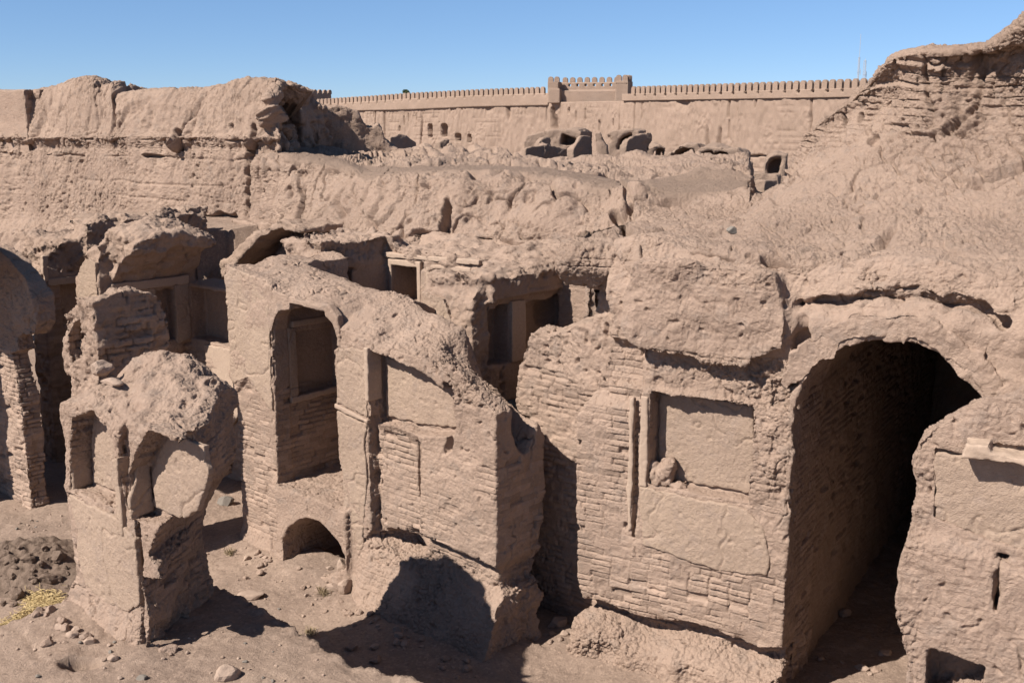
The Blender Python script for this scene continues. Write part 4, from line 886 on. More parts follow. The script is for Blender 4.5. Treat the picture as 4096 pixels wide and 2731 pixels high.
def add_run(fr, l0, l1, zb, parapet, holes, seed, part):
    P, d, ls, zs = wall_run(fr, l0, l1, zb, parapet, seed)
    for (L, z, w, hh, a) in holes:
        q = ((P[:, 0] - L) / w) ** 4 + ((P[:, 2] - z) / hh) ** 4 + .3 * vn(P, .3, seed + 9); d -= a * (1 - sstep(.5, 1.1, q))
    P[:, 1] -= d
    top_ = P.reshape(len(zs), len(ls), 3)
    B2 = top_[-1].copy(); B2[:, 1] = 1.2
    V = np.concatenate([top_, B2[None]]).reshape(-1, 3)
    link_mesh(part, fr.world(V), grid_faces(len(zs) + 1, len(ls)), FAR, fw)
parR = [(-20.6, 7.5), (-12, 7.49), (0, 7.46), (8, 7.44)]
pl = FC.front(0, 12, [(250, 470), (870, 512), (1500, 500), (2300, 465)]); parL = sorted([(L, z) for L, z in pl]) + [(.2, 7.3)]
mt = FC.front(-.12, 12, [(250, 440), (600, 418), (1000, 395), (1500, 360), (2300, 322)]); merL = sorted([(L, z) for L, z in mt])
hl = [(L, z, w, hh, a) for (L, z), (w, hh, a) in zip(FC.front(0, 12, [(1778, 770), (1950, 760), (2130, 850), (2268, 860), (1600, 590), (1500, 600), (1450, 640), (1390, 740), (2040, 500), (2180, 490), (1070, 560)]), [(.28, .55, .6), (.35, .5, .6), (.3, .3, .5), (.22, .3, .5), (.06, .3, .2), (.06, .35, .2), (.06, .4, .2), (.1, .2, .3), (.05, .12, .2), (.05, .12, .2), (.05, .25, .2)])]
add_run(FC, -30, .15, 3.6, parL, hl, 131, 'mud_brick_face')
hr = [(-20.05, 6.45, .26, .75, .7), (-19.72, 6.12, .36, .55, 2.4)] + [(L, z, w, hh, a) for (L, z), (w, hh, a) in zip(FB.front(0, 10, [(728, 455), (835, 425), (1065, 330), (1770, 310), (1770, 480), (1985, 270), (480, 330), (610, 360), (540, 380), (415, 340), (230, 450), (1840, 322), (2020, 690), (1960, 695)]), [(.06, .4, .3), (.06, .25, .25), (.05, .5, .15), (.10, .5, .25), (.06, .6, .2), (.04, .25, .2), (.14, .2, .25), (.05, .4, .2), (.04, .4, .2), (.04, .4, .2), (.08, .3, .25), (.06, .08, .2), (.5, .06, .3), (.4, .05, .3)])]
add_run(FB, -20.7, 14, 3.6, parR, hr, 141, 'mud_brick_face')

def merlon_mesh(w, dp, hh, seg=8):
    pts = [(-w / 2, 0), (w / 2, 0)] + [(w / 2 * math.cos(a), hh - w * .5 + w * .5 * math.sin(a)) for a in np.linspace(0, PI, seg)]
    V = [(x, -dp / 2, z) for x, z in pts] + [(x, dp / 2, z) for x, z in pts]; n = len(pts)
    F = [tuple(range(n))[::-1][::-1], tuple(range(2 * n - 1, n - 1, -1))] + [((i + 1) % n, i, i + n, (i + 1) % n + n) for i in range(n)]
    return V, F
def merlons(fr, Ls, zf, b0, parent, w=.345, dp=.16, hh=.45):
    """battlements: one mesh, one object each"""
    V, F = merlon_mesh(w, dp, hh); me = None
    ang = -math.atan2(fr.s, fr.c)
    for i, L in enumerate(Ls):
        if me is None:
            o = link_mesh('merlon', V, F, FAR, None, smooth=False, origin=(0, 0, 0)); me = o.data
            o.parent = parent
        else:
            o = o.copy(); COL.objects.link(o)
        x, y, z = fr.pt(L, b0, zf(L)); o.location = (x - parent.location[0], y - parent.location[1], z - parent.location[2]); o.rotation_euler = (random.uniform(-.02, .02), random.uniform(-.03, .03), ang + random.uniform(-.03, .03))
random.seed(4)
def parapet(fr, l0, l1, z0f, z1f, slots, b0=.0, b1=.3):
    ls = np.arange(l0, l1, .06); n = len(ls); s = np.linspace(0, 1, 10)
    z0 = np.array([z0f(l) for l in ls]); z1 = np.array([z1f(l) for l in ls])
    P = np.zeros((10, n, 3), np.float32); P[..., 0] = ls; P[..., 2] = z0 + (z1 - z0) * s[:, None]; P[..., 1] = b0
    Q = P.reshape(-1, 3); d = .018 * vn(Q, .7, 151) + .01 * vn(Q, .2, 152) 
    for L in slots:
        zt = z1f(L); d -= .34 * (np.abs(Q[:, 0] - L) < .075) * (Q[:, 2] > zt - .17) * (Q[:, 2] < zt - .0)
    Q[:, 1] -= d
    T = P[-1].copy(); T[:, 1] = b1; U = P[0].copy(); U[:, 1] = b1; U[:, 2] = z0 - .02
    V = np.concatenate([U[None], P, T[None], U[None]]).reshape(-1, 3)
    link_mesh('parapet', fr.world(V), grid_faces(13, n), FAR, fw)
fz = lambda pts: (lambda l: float(np.interp(l, [p[0] for p in pts], [p[1] for p in pts])))
mR = np.arange(-11.15, 8.4, .475); zR1 = fz([(-12, 7.90), (-3, 7.87), (8, 7.86)])
parapet(FB, -12.2, 9.5, fz(parR), zR1, [l + .24 for l in mR[::2]])
merlons(FB, mR, lambda l: zR1(l) - .01, .11, fw)
zL1 = fz(merL + [(1, merL[-1][1] + .08)]); mL = np.arange(-25.3, -.3, .478)
parapet(FC, -26.5, .1, fz(parL), zL1, [l + .24 for l in mL[::2]])
merlons(FC, mL, lambda l: zL1(l) - .01, .11, fw)

# ---- gate tower on the rampart
FT = Frame(*at_y(0, 1258, 206, 74.5)[:2], 16)
zT = lambda v_: FT.front(0, 0, [(1300, v_)])[0][1]
z1, z2, z3 = zT(188), zT(206), zT(233)
gt = thing('rampart_tower', FT.pt(2.8, .5, z3), 'square battlemented tower with a recessed shaded face on the far wall', 'tower')
v = Vol(FT, (-.4, 6.4), (-1.1, 3.0), (z3 - .6, z1 + .4), .05); L, B, Z = v.L, v.B, v.Z
v.add(v.box((0, .75), (0, 2.4), (z2, z1))); v.add(v.box((.6, 5.2), (.62, 1.1), (z3 - .5, z1 - .03)))
v.add(v.box((0, .85), (-.03, 2.0), (z3 - .12, z2 + .05))); v.add(v.box((.8, 5.), (.40, 1.0), (z3 - .5, z2 - .05)))
v.add(v.box((4.6, 5.45), (-.25, 1.5), (z3 - .5, z1 + .02)))
for lx in np.arange(1.35, 4.4, .56): v.cut(v.box((lx - .07, lx + .07), (.4, 1.4), (z1 - .3, z1 - .14)))
for lx in np.arange(4.72, 5.4, .13): v.cut(v.box((lx - .035, lx + .035), (-.4, -.1), (z1 - .22, z1 - .12)))
v.f += .012 * v.noise(.6, 161)
finish('tower_body', v, FAR, gt, amp=.25, pit=0, seed=75)
del v
merlons(FT, [.18, .60], lambda l: z1 - .02, .12, gt, .34, .22, .36)
merlons(FT, np.arange(1.0, 4.6, .50), lambda l: z1 - .05, .86, gt, .34, .22, .36)
merlons(FT, [4.82, 5.24], lambda l: z1, -.12, gt, .36, .22, .40)
FTs = Frame(*FT.pt(5.4, 0, 0)[:2], 16 - 90)
merlons(FTs, [.2, .65, 1.1], lambda l: z1, .06, gt, .34, .2, .40)

# ---- small tower at the far end
FD = Frame(*FC.pt(-25.6, 0, 0)[:2], 42)
ft = thing('corner_tower', FD.pt(0, 0, 6.5), 'small far battlemented tower with a dark flank at the left end of the long wall', 'tower')
zc_ = FD.front(0, 12, [(240, 300), (240, 430)]); zt = zc_[0][1]
v = Vol(FD, (-3.6, 1.2), (-.8, 2.6), (6.2, zt + .3), .06)
v.add(v.box((-.75, .25), (-.5, 1.9), (6, zt))); v.add(v.box((-3.5, -.5), (.2, .6), (6, zt - .30)))
finish('tower_body', v, FAR, ft, amp=.3, pit=0, seed=76)
del v
merlons(FD, [-.5, .02], lambda l: zt - .02, -.36, ft, .34, .24, .36)
FDs = Frame(*FD.pt(.25, 0, 0)[:2], 42 - 90)
merlons(FDs, [-.3, .22, .74, 1.26, 1.76], lambda l: zt - .02, .1, ft, .34, .22, .36)
merlons(FD, [-1.2, -1.8, -2.4, -3.0], lambda l: zt - .33, .4, ft, .42, .26, .42)
# ================================================================== low melted ruins on the plateau
def melted(name, label, k, poly, Y, deg, thick, holes=(), rnd=.05, h=.045, extra=None, mat=FAR, amp=.35, cat='ruin', w=.5):
    """a rounded clay-plastered ruin: outline surveyed on its face, real thickness behind"""
    c = at_y(k, *poly[0], Y); fr = Frame(c[0], c[1], deg)
    pts = fr.front(0, k, poly); Ls = [p[0] for p in pts]; zs = [p[1] for p in pts]
    zb = min(zs) - .8
    v = Vol(fr, (min(Ls) - .3, max(Ls) + .3), (-.4, thick + .4), (zb, max(zs) + .3), h)
    lo = min(zs) + .25 * (max(zs) - min(zs))
    body = [(x, z if z > lo else zb - .5) for x, z in pts]
    g = v.ext(body, 0, thick) + rnd
    v.add(g); v.f -= rnd
    for hp, d0, d1 in holes: v.cut(v.ext(fr.front(0, k, hp), d0, d1), .06)
    if extra: extra(v, fr)
    v.f += w * (.05 * v.noise(.6, 171) + .02 * v.noise(.25, 172))
    if mat is FAR: v.f += .07 * v.noise(.7, 177 + len(name)) + .035 * v.noise(.3, 178 + len(label))
    o = finish(name, v, mat, None, amp=amp * (2.2 if mat is FAR else 1), pit=.5, seed=80, rough=(lambda L, b, z, N: .45 + 0 * L) if mat is FAR else None)
    return tag(o, label, cat)
melted('low_wall', 'long low melted wall in shade at the left of the plateau ruins', 10, [(150, 700), (140, 625), (200, 608), (330, 590), (365, 600), (440, 612), (520, 640), (540, 710)], 36, -37, .32)
melted('wall_block', 'tall round-shouldered melted wall block, dark, left of the slanting fin', 10, [(525, 720), (528, 640), (560, 580), (590, 525), (620, 513), (685, 520), (705, 580), (715, 680), (700, 700)], 35.5, -37, .32)
melted('roofed_room', 'pale flat-topped melted room with a dark notch in its front', 10, [(118, 640), (125, 590), (160, 530), (300, 500), (430, 485), (560, 478), (590, 500), (570, 620), (400, 640)], 42, 20, 1.6, holes=[([(425, 600), (430, 510), (445, 505), (520, 545), (575, 560), (560, 590)], -.5, .8)])
melted('wall_stump', 'small rounded melted stump above the long low wall', 10, [(245, 640), (255, 580), (290, 545), (320, 530), (355, 535), (365, 560), (362, 640)], 38, -37, .32)
melted('wall_fin', 'thin slanting melted fin right of the dark wall block', 10, [(690, 660), (695, 510), (715, 497), (745, 505), (770, 560), (810, 615), (830, 640), (790, 660)], 39, 15, .5)
melted('cave_room', 'melted domed room with a dark cave-like opening', 10, [(800, 660), (815, 580), (810, 520), (850, 495), (990, 480), (1060, 495), (1060, 660)], 42, 15, 1.6, holes=[([(880, 640), (885, 560), (930, 520), (1000, 505), (1010, 540), (960, 640)], -.5, 1.1), ([(800, 580), (812, 525), (838, 520), (835, 585)], -.5, .4)])
melted('wall_slab', 'broad smooth melted slab with a lit top edge, biggest of the plateau ruins', 10, [(965, 720), (955, 620), (965, 570), (1010, 525), (1090, 502), (1155, 508), (1162, 600), (1120, 680)], 35, -37, .32)
melted('broken_arch', 'melted half arch open to the light behind the broad slab', 10, [(1030, 720), (1080, 655), (1150, 618), (1230, 600), (1280, 625), (1285, 720)], 36, -10, 1.0, holes=[([(1160, 720), (1185, 660), (1225, 632), (1270, 640), (1262, 720)], -1, 3)])
melted('small_vault', 'low melted vault with a wide dark mouth, left of two', 10, [(1255, 740), (1270, 680), (1330, 630), (1400, 608), (1520, 605), (1560, 640), (1550, 740)], 33.5, 22, 1.6, holes=[([(1315, 760), (1330, 660), (1400, 625), (1500, 622), (1530, 640), (1490, 760)], -.5, 1.3)])
melted('small_vault', 'low melted vault with a slit of dark mouth, right of two', 10, [(1500, 750), (1510, 650), (1560, 615), (1650, 610), (1760, 645), (1850, 640), (1890, 680), (1890, 750)], 32.5, 22, 1.6, holes=[([(1545, 740), (1550, 675), (1640, 660), (1660, 740)], -.5, .8), ([(1650, 740), (1665, 670), (1720, 650), (1780, 665), (1795, 740)], -.5, 1.3)])
melted('wall_hook', 'hooked melted wall end with a shaded hollow beside the great slope', 10, [(2005, 830), (2010, 795), (2070, 765), (2090, 715), (2130, 685), (2170, 672), (2250, 680), (2260, 830)], 27.5, 15, .9, holes=[([(2088, 830), (2090, 760), (2120, 715), (2170, 700), (2212, 715), (2195, 770), (2180, 830)], -.5, .45)])
melted('mud_block', 'smooth square mud block, lit above and dark on its right face', 10, [(2060, 1040), (2068, 880), (2200, 850), (2212, 870), (2200, 1010)], 25.2, -37, .32)
melted('mud_bench', 'pale smooth mud bench sloping down behind the square block', 10, [(1930, 1040), (1945, 812), (2180, 812), (2200, 860), (2190, 1040)], 26.6, 22, .5)
melted('wall_wedge', 'dark wedge of melted wall, leftmost on the plateau under the long battlemented wall', 12, [(1290, 980), (1295, 850), (1340, 835), (1400, 785), (1500, 805), (1570, 860), (1650, 900), (1640, 980)], 40, -37, .32)
melted('wall_tooth', 'small leaning melted tooth of wall beside broken niches', 12, [(1905, 960), (1910, 910), (1960, 880), (2030, 875), (1990, 960)], 41, -37, .32)
melted('wall_cube', 'little cubic melted stump with a dark face', 12, [(2010, 975), (2012, 918), (2075, 912), (2080, 975)], 41, -37, .32)
def lm(v, fr): v.f += .5 * (.09 * v.noise(.5, 173) + .06 * v.noise(.22, 174))
def lk(v, fr): v.f += .16 * v.noise(.35, 175) + .09 * v.noise(.16, 176) + .04 * v.noise(.08, 177)
o = melted('mud_mound', 'rough pale mound of fallen mud between the left rampart and the long wall', 0, [(655, 380), (680, 330), (700, 270), (712, 262), (740, 250), (772, 246), (800, 250), (822, 256), (846, 290), (868, 282), (878, 296), (890, 320), (915, 340), (940, 350), (960, 380)], 28.5, -12, 1.6, rnd=.25, h=.035, extra=lm, mat=HILL, amp=1.3, cat='mound', w=1.)
o = melted('mud_boulder_stub', 'dark knobbly stub behind the broken right end of the left rampart', 0, [(640, 290), (640, 200), (655, 194), (668, 203), (680, 225), (688, 250), (692, 290)], 27.5, 20, 1.2, rnd=.1, h=.03, extra=lk, mat=HILL, amp=1.2, w=1.)

# ================================================================== stones and rubbish on the ground
def ico(sub=2):
    import bmesh
    bm = bmesh.new(); bmesh.ops.create_icosphere(bm, subdivisions=sub, radius=1); bm.verts.ensure_lookup_table()
    V = np.array([v.co for v in bm.verts], np.float32); F = [tuple(v.index for v in f.verts) for f in bm.faces]; bm.free(); return V, F
IV, IF = ico(3)
def stone(name, label, x, y, z, size, mat, seed, rot=0., cat='stone', group=None, angular=1., sub=None):
    rs = np.random.RandomState(seed); V = IV.copy()
    for _ in range(int(10 * angular)):                       # split faces
        n = rs.normal(size=3); n /= np.linalg.norm(n); d = rs.uniform(.55, .9); q = V @ n - d; V -= np.outer(np.maximum(q, 0), n)
    jag = 2.2 if 'clod' in name or 'lump' in name else 1.
    V *= (1 + jag * (.10 * vn(V, .6, seed) + .06 * vn(V, .25, seed + 1)))[:, None]
    V *= np.array(size) / 2; c, s = math.cos(rot), math.sin(rot)
    V = np.stack([V[:, 0] * c - V[:, 1] * s, V[:, 0] * s + V[:, 1] * c, V[:, 2]], 1)
    V += np.array([x, y, z + size[2] * .30])
    o = link_mesh(name, V, IF, mat, None, smooth=angular < .6, origin=(x, y, z))
    return tag(o, label, cat, group)
def on_ground(k, x, y, z=0., f=None):
    for i in range(14): p = ground_at(k, x, y, z); z += .6 * ((f or ground_z)(p[0], p[1]) - z)
    return p[0], p[1], z
S_ = [
 ('stone', 'reddish flat stone lying on the path between the pillar and the low arch', 13, 1695, 650, (.42, .26, .17), STONE, 1, .3),
 ('stone', 'smooth dark grey boulder in the alley behind the pillar', 7, 1148, 655, (.30, .24, .2), GREY, 2, .2),
 ('mud_brick', 'loose tilted mud brick lying on the sand apron left of the pillar', 13, 480, 975, (.26, .15, .16), STONE, 3, .6),
 ('mud_brick', 'flat pale slab in the bottom left corner', 13, 40, 1125, (.40, .2, .08), STONE, 4, .1),
 ('stone', 'flat grey stone at the front foot of the niche pillar', 13, 1165, 940, (.32, .2, .14), STONE, 5, .4),
 ('stone', 'small square stone at the border of the pillar shadow', 13, 1650, 880, (.15, .12, .12), STONE, 6, .8),
 ('stone', 'pebble beside the small square stone', 13, 1635, 915, (.08, .07, .06), STONE, 7, .1),
 ('stone', 'blue-grey cobble on the sand near the bottom edge', 13, 955, 1200, (.12, .09, .08), GREY, 8, .1),
 ('stone', 'pale upright stone cut by the bottom edge', 13, 1530, 1195, (.26, .16, .2), STONE, 9, .5),
 ('mud_clod', 'crumbled clod in front of the pillar foot', 13, 1130, 1015, (.2, .14, .11), MUD, 10, .5),
 ('mud_clod', 'ragged clod on the right edge of the sand platform', 8, 490, 1350, (.2, .14, .12), MUD, 11, .1),
 ('mud_clod', 'second ragged clod farther down the platform edge', 8, 650, 1425, (.2, .15, .13), MUD, 12, .9),
 ('stone', 'pale rounded block leaning in the low arch mouth', 8, 445, 870, (.26, .2, .34), STONE, 13, .3),
 ('stone', 'pinkish slab leaning against the wall by the low arch', 8, 455, 985, (.30, .16, .26), STONE, 14, .7),
 ('stone', 'broken pale stone between the pinkish slab and dry weeds', 8, 375, 970, (.26, .2, .15), STONE, 15, .2),
 ('stone', 'small stone in the mouth of the low arch', 8, 350, 840, (.12, .1, .09), STONE, 16, .1),
 ('stone', 'dark stone in the alley shadow, larger of the pair', 8, 1825, 1190, (.26, .2, .16), MUD, 17, .4),
 ('stone', 'dark stone in the alley shadow, smaller of the pair', 8, 1775, 1205, (.14, .12, .12), MUD, 18, .4),
 ('stone', 'small pale stone at the alley shadow border', 8, 1665, 1275, (.09, .08, .08), STONE, 19, .4),
 ('stone', 'flat oval stone on the sunlit floor of the vault', 11, 295, 1500, (.22, .13, .1), STONE, 20, 2.4),
 ('stone', 'half-buried pale stone on the sunlit vault floor', 11, 400, 1430, (.2, .15, .1), STONE, 21, .2),
 ('stone', 'thin stone standing against the dark pier foot', 11, 490, 1330, (.12, .1, .16), STONE, 22, .2),
 ('stone', 'dim stone in the dark back of the vault floor', 11, 215, 1250, (.2, .16, .14), MUD, 23, .2),
 ('stone', 'little white chip on the path left of the low arch', 8, 490, 1222, (.07, .06, .05), STONE, 24, .2),
]
for n_, lab, k, x, y, sz, m_, sd, rt in S_:
    p = on_ground(k, x, y); stone(n_, lab, p[0], p[1], p[2] - .02, sz, m_, sd, rt)
# rubble resting on ruins
q = FR.front(.12, 6, [(575, 825)])[0]; p = FR.pt(q[0], .14, 2.3)
lf = Frame(p[0], p[1], 31); v = Vol(lf, (-.3, .35), (-.2, .2), (2.2, 2.75), .012)
v.add(v.ball((-.02, 0, 2.38), (.15, .12, .16))); v.add(v.ball((.06, 0, 2.52), (.08, .08, .08)), .03); v.add(v.ball((.18, .0, 2.30), (.10, .12, .06)), .03); v.add(v.ball((-.12, .0, 2.5), (.06, .06, .05)), .02)
v.f += .035 * v.noise(.12, 185) + .022 * v.noise(.05, 186) + .01 * v.noise(.025, 187)
tag(finish('mud_lump', v, MUD, None, amp=.3, seed=31), 'broken lump of fallen mud lying in the left corner of the square niche', 'lump')
p = at_y(0, 2340, 418, 14.4); stone('stone', 'pale boulder resting on the great slope at the right edge', *p, (.34, .28, .26), STONE, 32, .3)
p = FK.pt(-.9, .28, 3.66); stone('mud_brick', 'pale flat brick lying on top of the niche pillar', p[0], p[1], p[2] + .02, (.3, .16, .09), STONE, 33, -.5)
p = FK.pt(-1.35, .42, 3.7); stone('mud_clod', 'angular clod on the left shoulder of the niche pillar', *p, (.24, .2, .2), STONE, 34, .2)
p = at_y(0, 1680, 535, 12.9); stone('stone', 'dark small stone stuck in the slope above the vault pier', *p, (.14, .1, .1), GREY, 35, .2)
random.seed(11)
# rubble heap beside the pillar
hc = on_ground(13, 215, 450)
hx0, hx1, hy0, hy1 = hc[0] - 1.7, hc[0] + 1.5, hc[1] - 1.5, hc[1] + 1.4
hX, hY = np.meshgrid(np.arange(hx0, hx1, .025), np.arange(hy0, hy1, .025)); HP = np.stack([hX.ravel(), hY.ravel(), 0 * hX.ravel()], 1)
ea = np.exp(-(((HP[:, 0] - hc[0]) / 1.0) ** 2 + ((HP[:, 1] - hc[1]) / .75) ** 2) ** 1.2)
gz = np.array([ground_z(a, b) for a, b in HP[:, :2]])
d1, d2, rr = cells(HP, .16, 9); d1b, d2b, rb = cells(HP, .075, 10)
HZ = gz + .40 * ea + ea * (.13 * (.5 - d1) * (rr > .3) + .06 * (.5 - d1b)) + .05 * ea * vn(HP, .3, 181) - .06 * (1 - sstep(.02, .2, ea)) - .02
tag(link_mesh('soil_heap', np.stack([HP[:, 0], HP[:, 1], HZ], 1), grid_faces(hX.shape[0], hX.shape[1]), CLOD), 'heap of dark dug soil and clods left of the pillar', 'soil', kind='stuff')
def heap_z(x, y):
    j = int(round((x - hx0) / .025)); i = int(round((y - hy0) / .025)); n = hX.shape[1]
    return float(HZ[np.clip(i, 0, hX.shape[0] - 1) * n + np.clip(j, 0, n - 1)])
def surf(x, y):
    return max(heap_z(x, y), ground_z(x, y)) if hx0 < x < hx1 and hy0 < y < hy1 else ground_z(x, y)
big = [(190, 405, .26), (405, 385, .24), (280, 440, .16), (40, 370, .2), (120, 645, .26), (340, 545, .3), (90, 700, .14), (230, 550, .14), (430, 450, .14), (460, 590, .14)]
for i, (x, y, s) in enumerate(big):
    p = on_ground(13, x, y, .5, surf); z = p[2]
    stone('soil_clod', 'big dark clod on the soil heap beside the straw', p[0], p[1], z - .03, (s, s * .8, s * .75), CLOD, 60 + i, i * .7, 'clod', 'big clods on the soil heap')
for i in range(46):
    x, y = random.uniform(0, 470), random.uniform(290, 700); p = on_ground(13, x, y, .4, surf); s = random.uniform(.05, .11)
    stone('soil_clod', 'small dark clod strewn over the soil heap', p[0], p[1], p[2] - .015, (s, s * .85, s * .7), CLOD, 100 + i, i, 'clod', 'small clods on the soil heap')
# pebbles strewn on the courtyard
peb = []
for i in range(90):
    if i < 30: x, y = random.uniform(1000, 2300), random.uniform(880, 1220); k, z0 = 13, 1.
    elif i < 55: x, y = random.uniform(20, 330), random.uniform(640, 800); k, z0 = 7, 0.
    elif i < 75: x, y = random.uniform(1500, 2250), random.uniform(500, 900); k, z0 = 13, 0.
    else: x, y = random.uniform(60, 900), random.uniform(900, 1200); k, z0 = 13, 1.
    p = on_ground(k, x, y, z0); s = random.uniform(.025, .06)
    stone('pebble', 'small pebble strewn on the trodden earth', p[0], p[1], p[2] - .005, (s, s * .8, s * .7), random.choice([STONE, STONE, GREY, MUD]), 300 + i, i, 'pebble', 'pebbles strewn on the trodden earth', angular=.5)
for i in range(130):
    t_ = random.uniform(0, 1)
    if i < 45: x, y, z = FM.pt(random.uniform(-2.9, .2), -.35 - abs(random.gauss(0, .22)), 0)
    elif i < 75: x, y, z = FM.pt(random.uniform(-5.5, -2.8), -.15 - abs(random.gauss(0, .25)), 0)
    elif i < 100: x, y, z = FK.pt(random.uniform(-1.8, .4), -.35 - abs(random.gauss(0, .2)), 1)
    elif i < 115: x, y, z = FR.pt(random.uniform(-.5, .0), random.uniform(-.3, .8), 0)
    else: x, y, z = FR.pt(random.uniform(2.6, 3.4), random.uniform(-.4, 1.5), 0)
    s = random.choice([.04, .05, .06, .08, .11, .14])
    stone('rubble_piece', 'small piece of fallen mud brick lying at a wall foot', x, y, ground_z(x, y) - .01, (s, s * .8, s * .65), random.choice([STONE, MUD, MUD]), 500 + i, i * 1.3, 'rubble', 'bits of fallen brick at the wall feet', angular=.8)
# straw
STRAW = material('dry_straw', (.46, .345, .175), (.40, .295, .145), (.52, .41, .235), bump=.2)
V, F = [], []
rs = np.random.RandomState(5)
for i in range(1500):
    if i < 1000: x, y = rs.normal(300, 65), rs.normal(680, 32)
    else:
        t = rs.uniform(0, 1); x, y = 260 - 250 * t + rs.normal(0, 22), 720 + 150 * t + rs.normal(0, 24)
    p = on_ground(13, x, y, .55, surf); z = p[2] + .012 + abs(rs.normal(0, .012))
    a = rs.uniform(0, 2 * PI); l = rs.uniform(.04, .12); w = .0035; dx, dy, dz = math.cos(a) * l / 2, math.sin(a) * l / 2, rs.normal(0, .012)
    nx, ny = -math.sin(a) * w, math.cos(a) * w; b = len(V)
    V += [(p[0] - dx - nx, p[1] - dy - ny, z - dz), (p[0] - dx + nx, p[1] - dy + ny, z - dz), (p[0] - dx, p[1] - dy, z - dz + .005), (p[0] + dx - nx, p[1] + dy - ny, z + dz), (p[0] + dx + nx, p[1] + dy + ny, z + dz), (p[0] + dx, p[1] + dy, z + dz + .005)]
    F += [(b, b + 3, b + 5, b + 2), (b + 1, b + 2, b + 5, b + 4), (b, b + 1, b + 4, b + 3), (b, b + 2, b + 1), (b + 3, b + 4, b + 5)]
tag(link_mesh('straw', V, F, STRAW, smooth=False), 'loose yellow straw scattered beside the soil heap', 'straw', kind='stuff')
# dry weeds
WEED = material('dry_weed', (.26, .20, .12), (.20, .15, .09), bump=0)
def weed(label, k, x, y, r, n, seed):
    rs = np.random.RandomState(seed); p = on_ground(k, x, y); V, F = [], []
    for i in range(n):
        a = rs.uniform(0, 2 * PI); e = rs.uniform(.15, 1.2); l = r * rs.uniform(.4, 1.); b0 = np.array(p) + np.array([rs.normal(0, r * .3), rs.normal(0, r * .3), 0])
        d = np.array([math.cos(a) * math.cos(e), math.sin(a) * math.cos(e), math.sin(e)]) * l; nrm = np.array([-math.sin(a), math.cos(a), 0]) * .004
        m_ = b0 + d * .6 + np.array([0, 0, .02]); b = len(V)
        V += [tuple(b0 - nrm), tuple(b0 + nrm), tuple(m_ + nrm), tuple(m_ - nrm), tuple(b0 + d)]
        F += [(b, b + 1, b + 2, b + 3), (b + 3, b + 2, b + 4)]
    tag(link_mesh('dry_weed', V, F, WEED, smooth=False), label, 'weed')
weed('tuft of dry weed by the broken pale stone', 8, 310, 1000, .16, 90, 1)
weed('dry tuft on the platform edge beside the path', 8, 230, 1255, .13, 70, 2)
weed('dry tuft at the foot of the brick pier by the pillar', 13, 1540, 360, .13, 70, 3)

# ================================================================== skyline
MET = plain('galvanised_steel', (.55, .57, .60), .5, .3)
def lattice(name, label, k, xb, yt, Y, wid, zb=3., panels=26, spike=5.):
    top_ = at_y(k, xb, yt, Y); H = top_[2] - spike; x0 = top_[0]; V, F = [], []
    def bar(a, b, r):
        a, b = Vector(a), Vector(b); d = (b - a).normalized(); u = d.orthogonal().normalized(); w_ = d.cross(u); n = len(V)
        for c in (a, b):
            for i in range(4):
                t_ = PI / 2 * i; V.append(tuple(c + (u * math.cos(t_) + w_ * math.sin(t_)) * r))
        F.extend([(n + i, n + (i + 1) % 4, n + 4 + (i + 1) % 4, n + 4 + i) for i in range(4)])
    cs = [(x0 + wid / 2 * math.cos(a), Y + wid / 2 * math.sin(a)) for a in (.5, 2.6, 4.7)]
    for c in cs: bar((c[0], c[1], zb), (c[0], c[1], H), .05)
    for i in range(panels):
        z0 = zb + (H - zb) * i / panels; z1 = zb + (H - zb) * (i + 1) / panels
        for j in range(3): bar((*cs[j], z0), (*cs[(j + 1) % 3], z1), .03); bar((*cs[j], z1), (*cs[(j + 1) % 3], z1), .03)
    t = thing(name, (x0, Y, zb), label, 'mast'); la = link_mesh('lattice', V, F, MET, t, smooth=False)
    V, F = [], []; bar((x0, Y, H - .3), (x0, Y, top_[2]), .06)
    link_mesh('antenna', V, F, MET, t, smooth=False)
    for f in (.55, .8):
        V, F = [], []; zc = zb + (H - zb) * f; bar((x0 - .5, Y, zc), (x0 + .5, Y, zc), .06); bar((x0 + .5, Y, zc - .8), (x0 + .5, Y, zc + .8), .08); under(link_mesh('dipole', V, F, MET, t, smooth=False), la)
lattice('radio_mast', 'tall thin grey lattice radio mast on the skyline', 3, 1345, 195, 300, .45, 3., 40, 6.)
lattice('radio_mast', 'shorter wider lattice mast beside the tall thin one', 3, 1371, 335, 300, .75, 3., 26, .5)
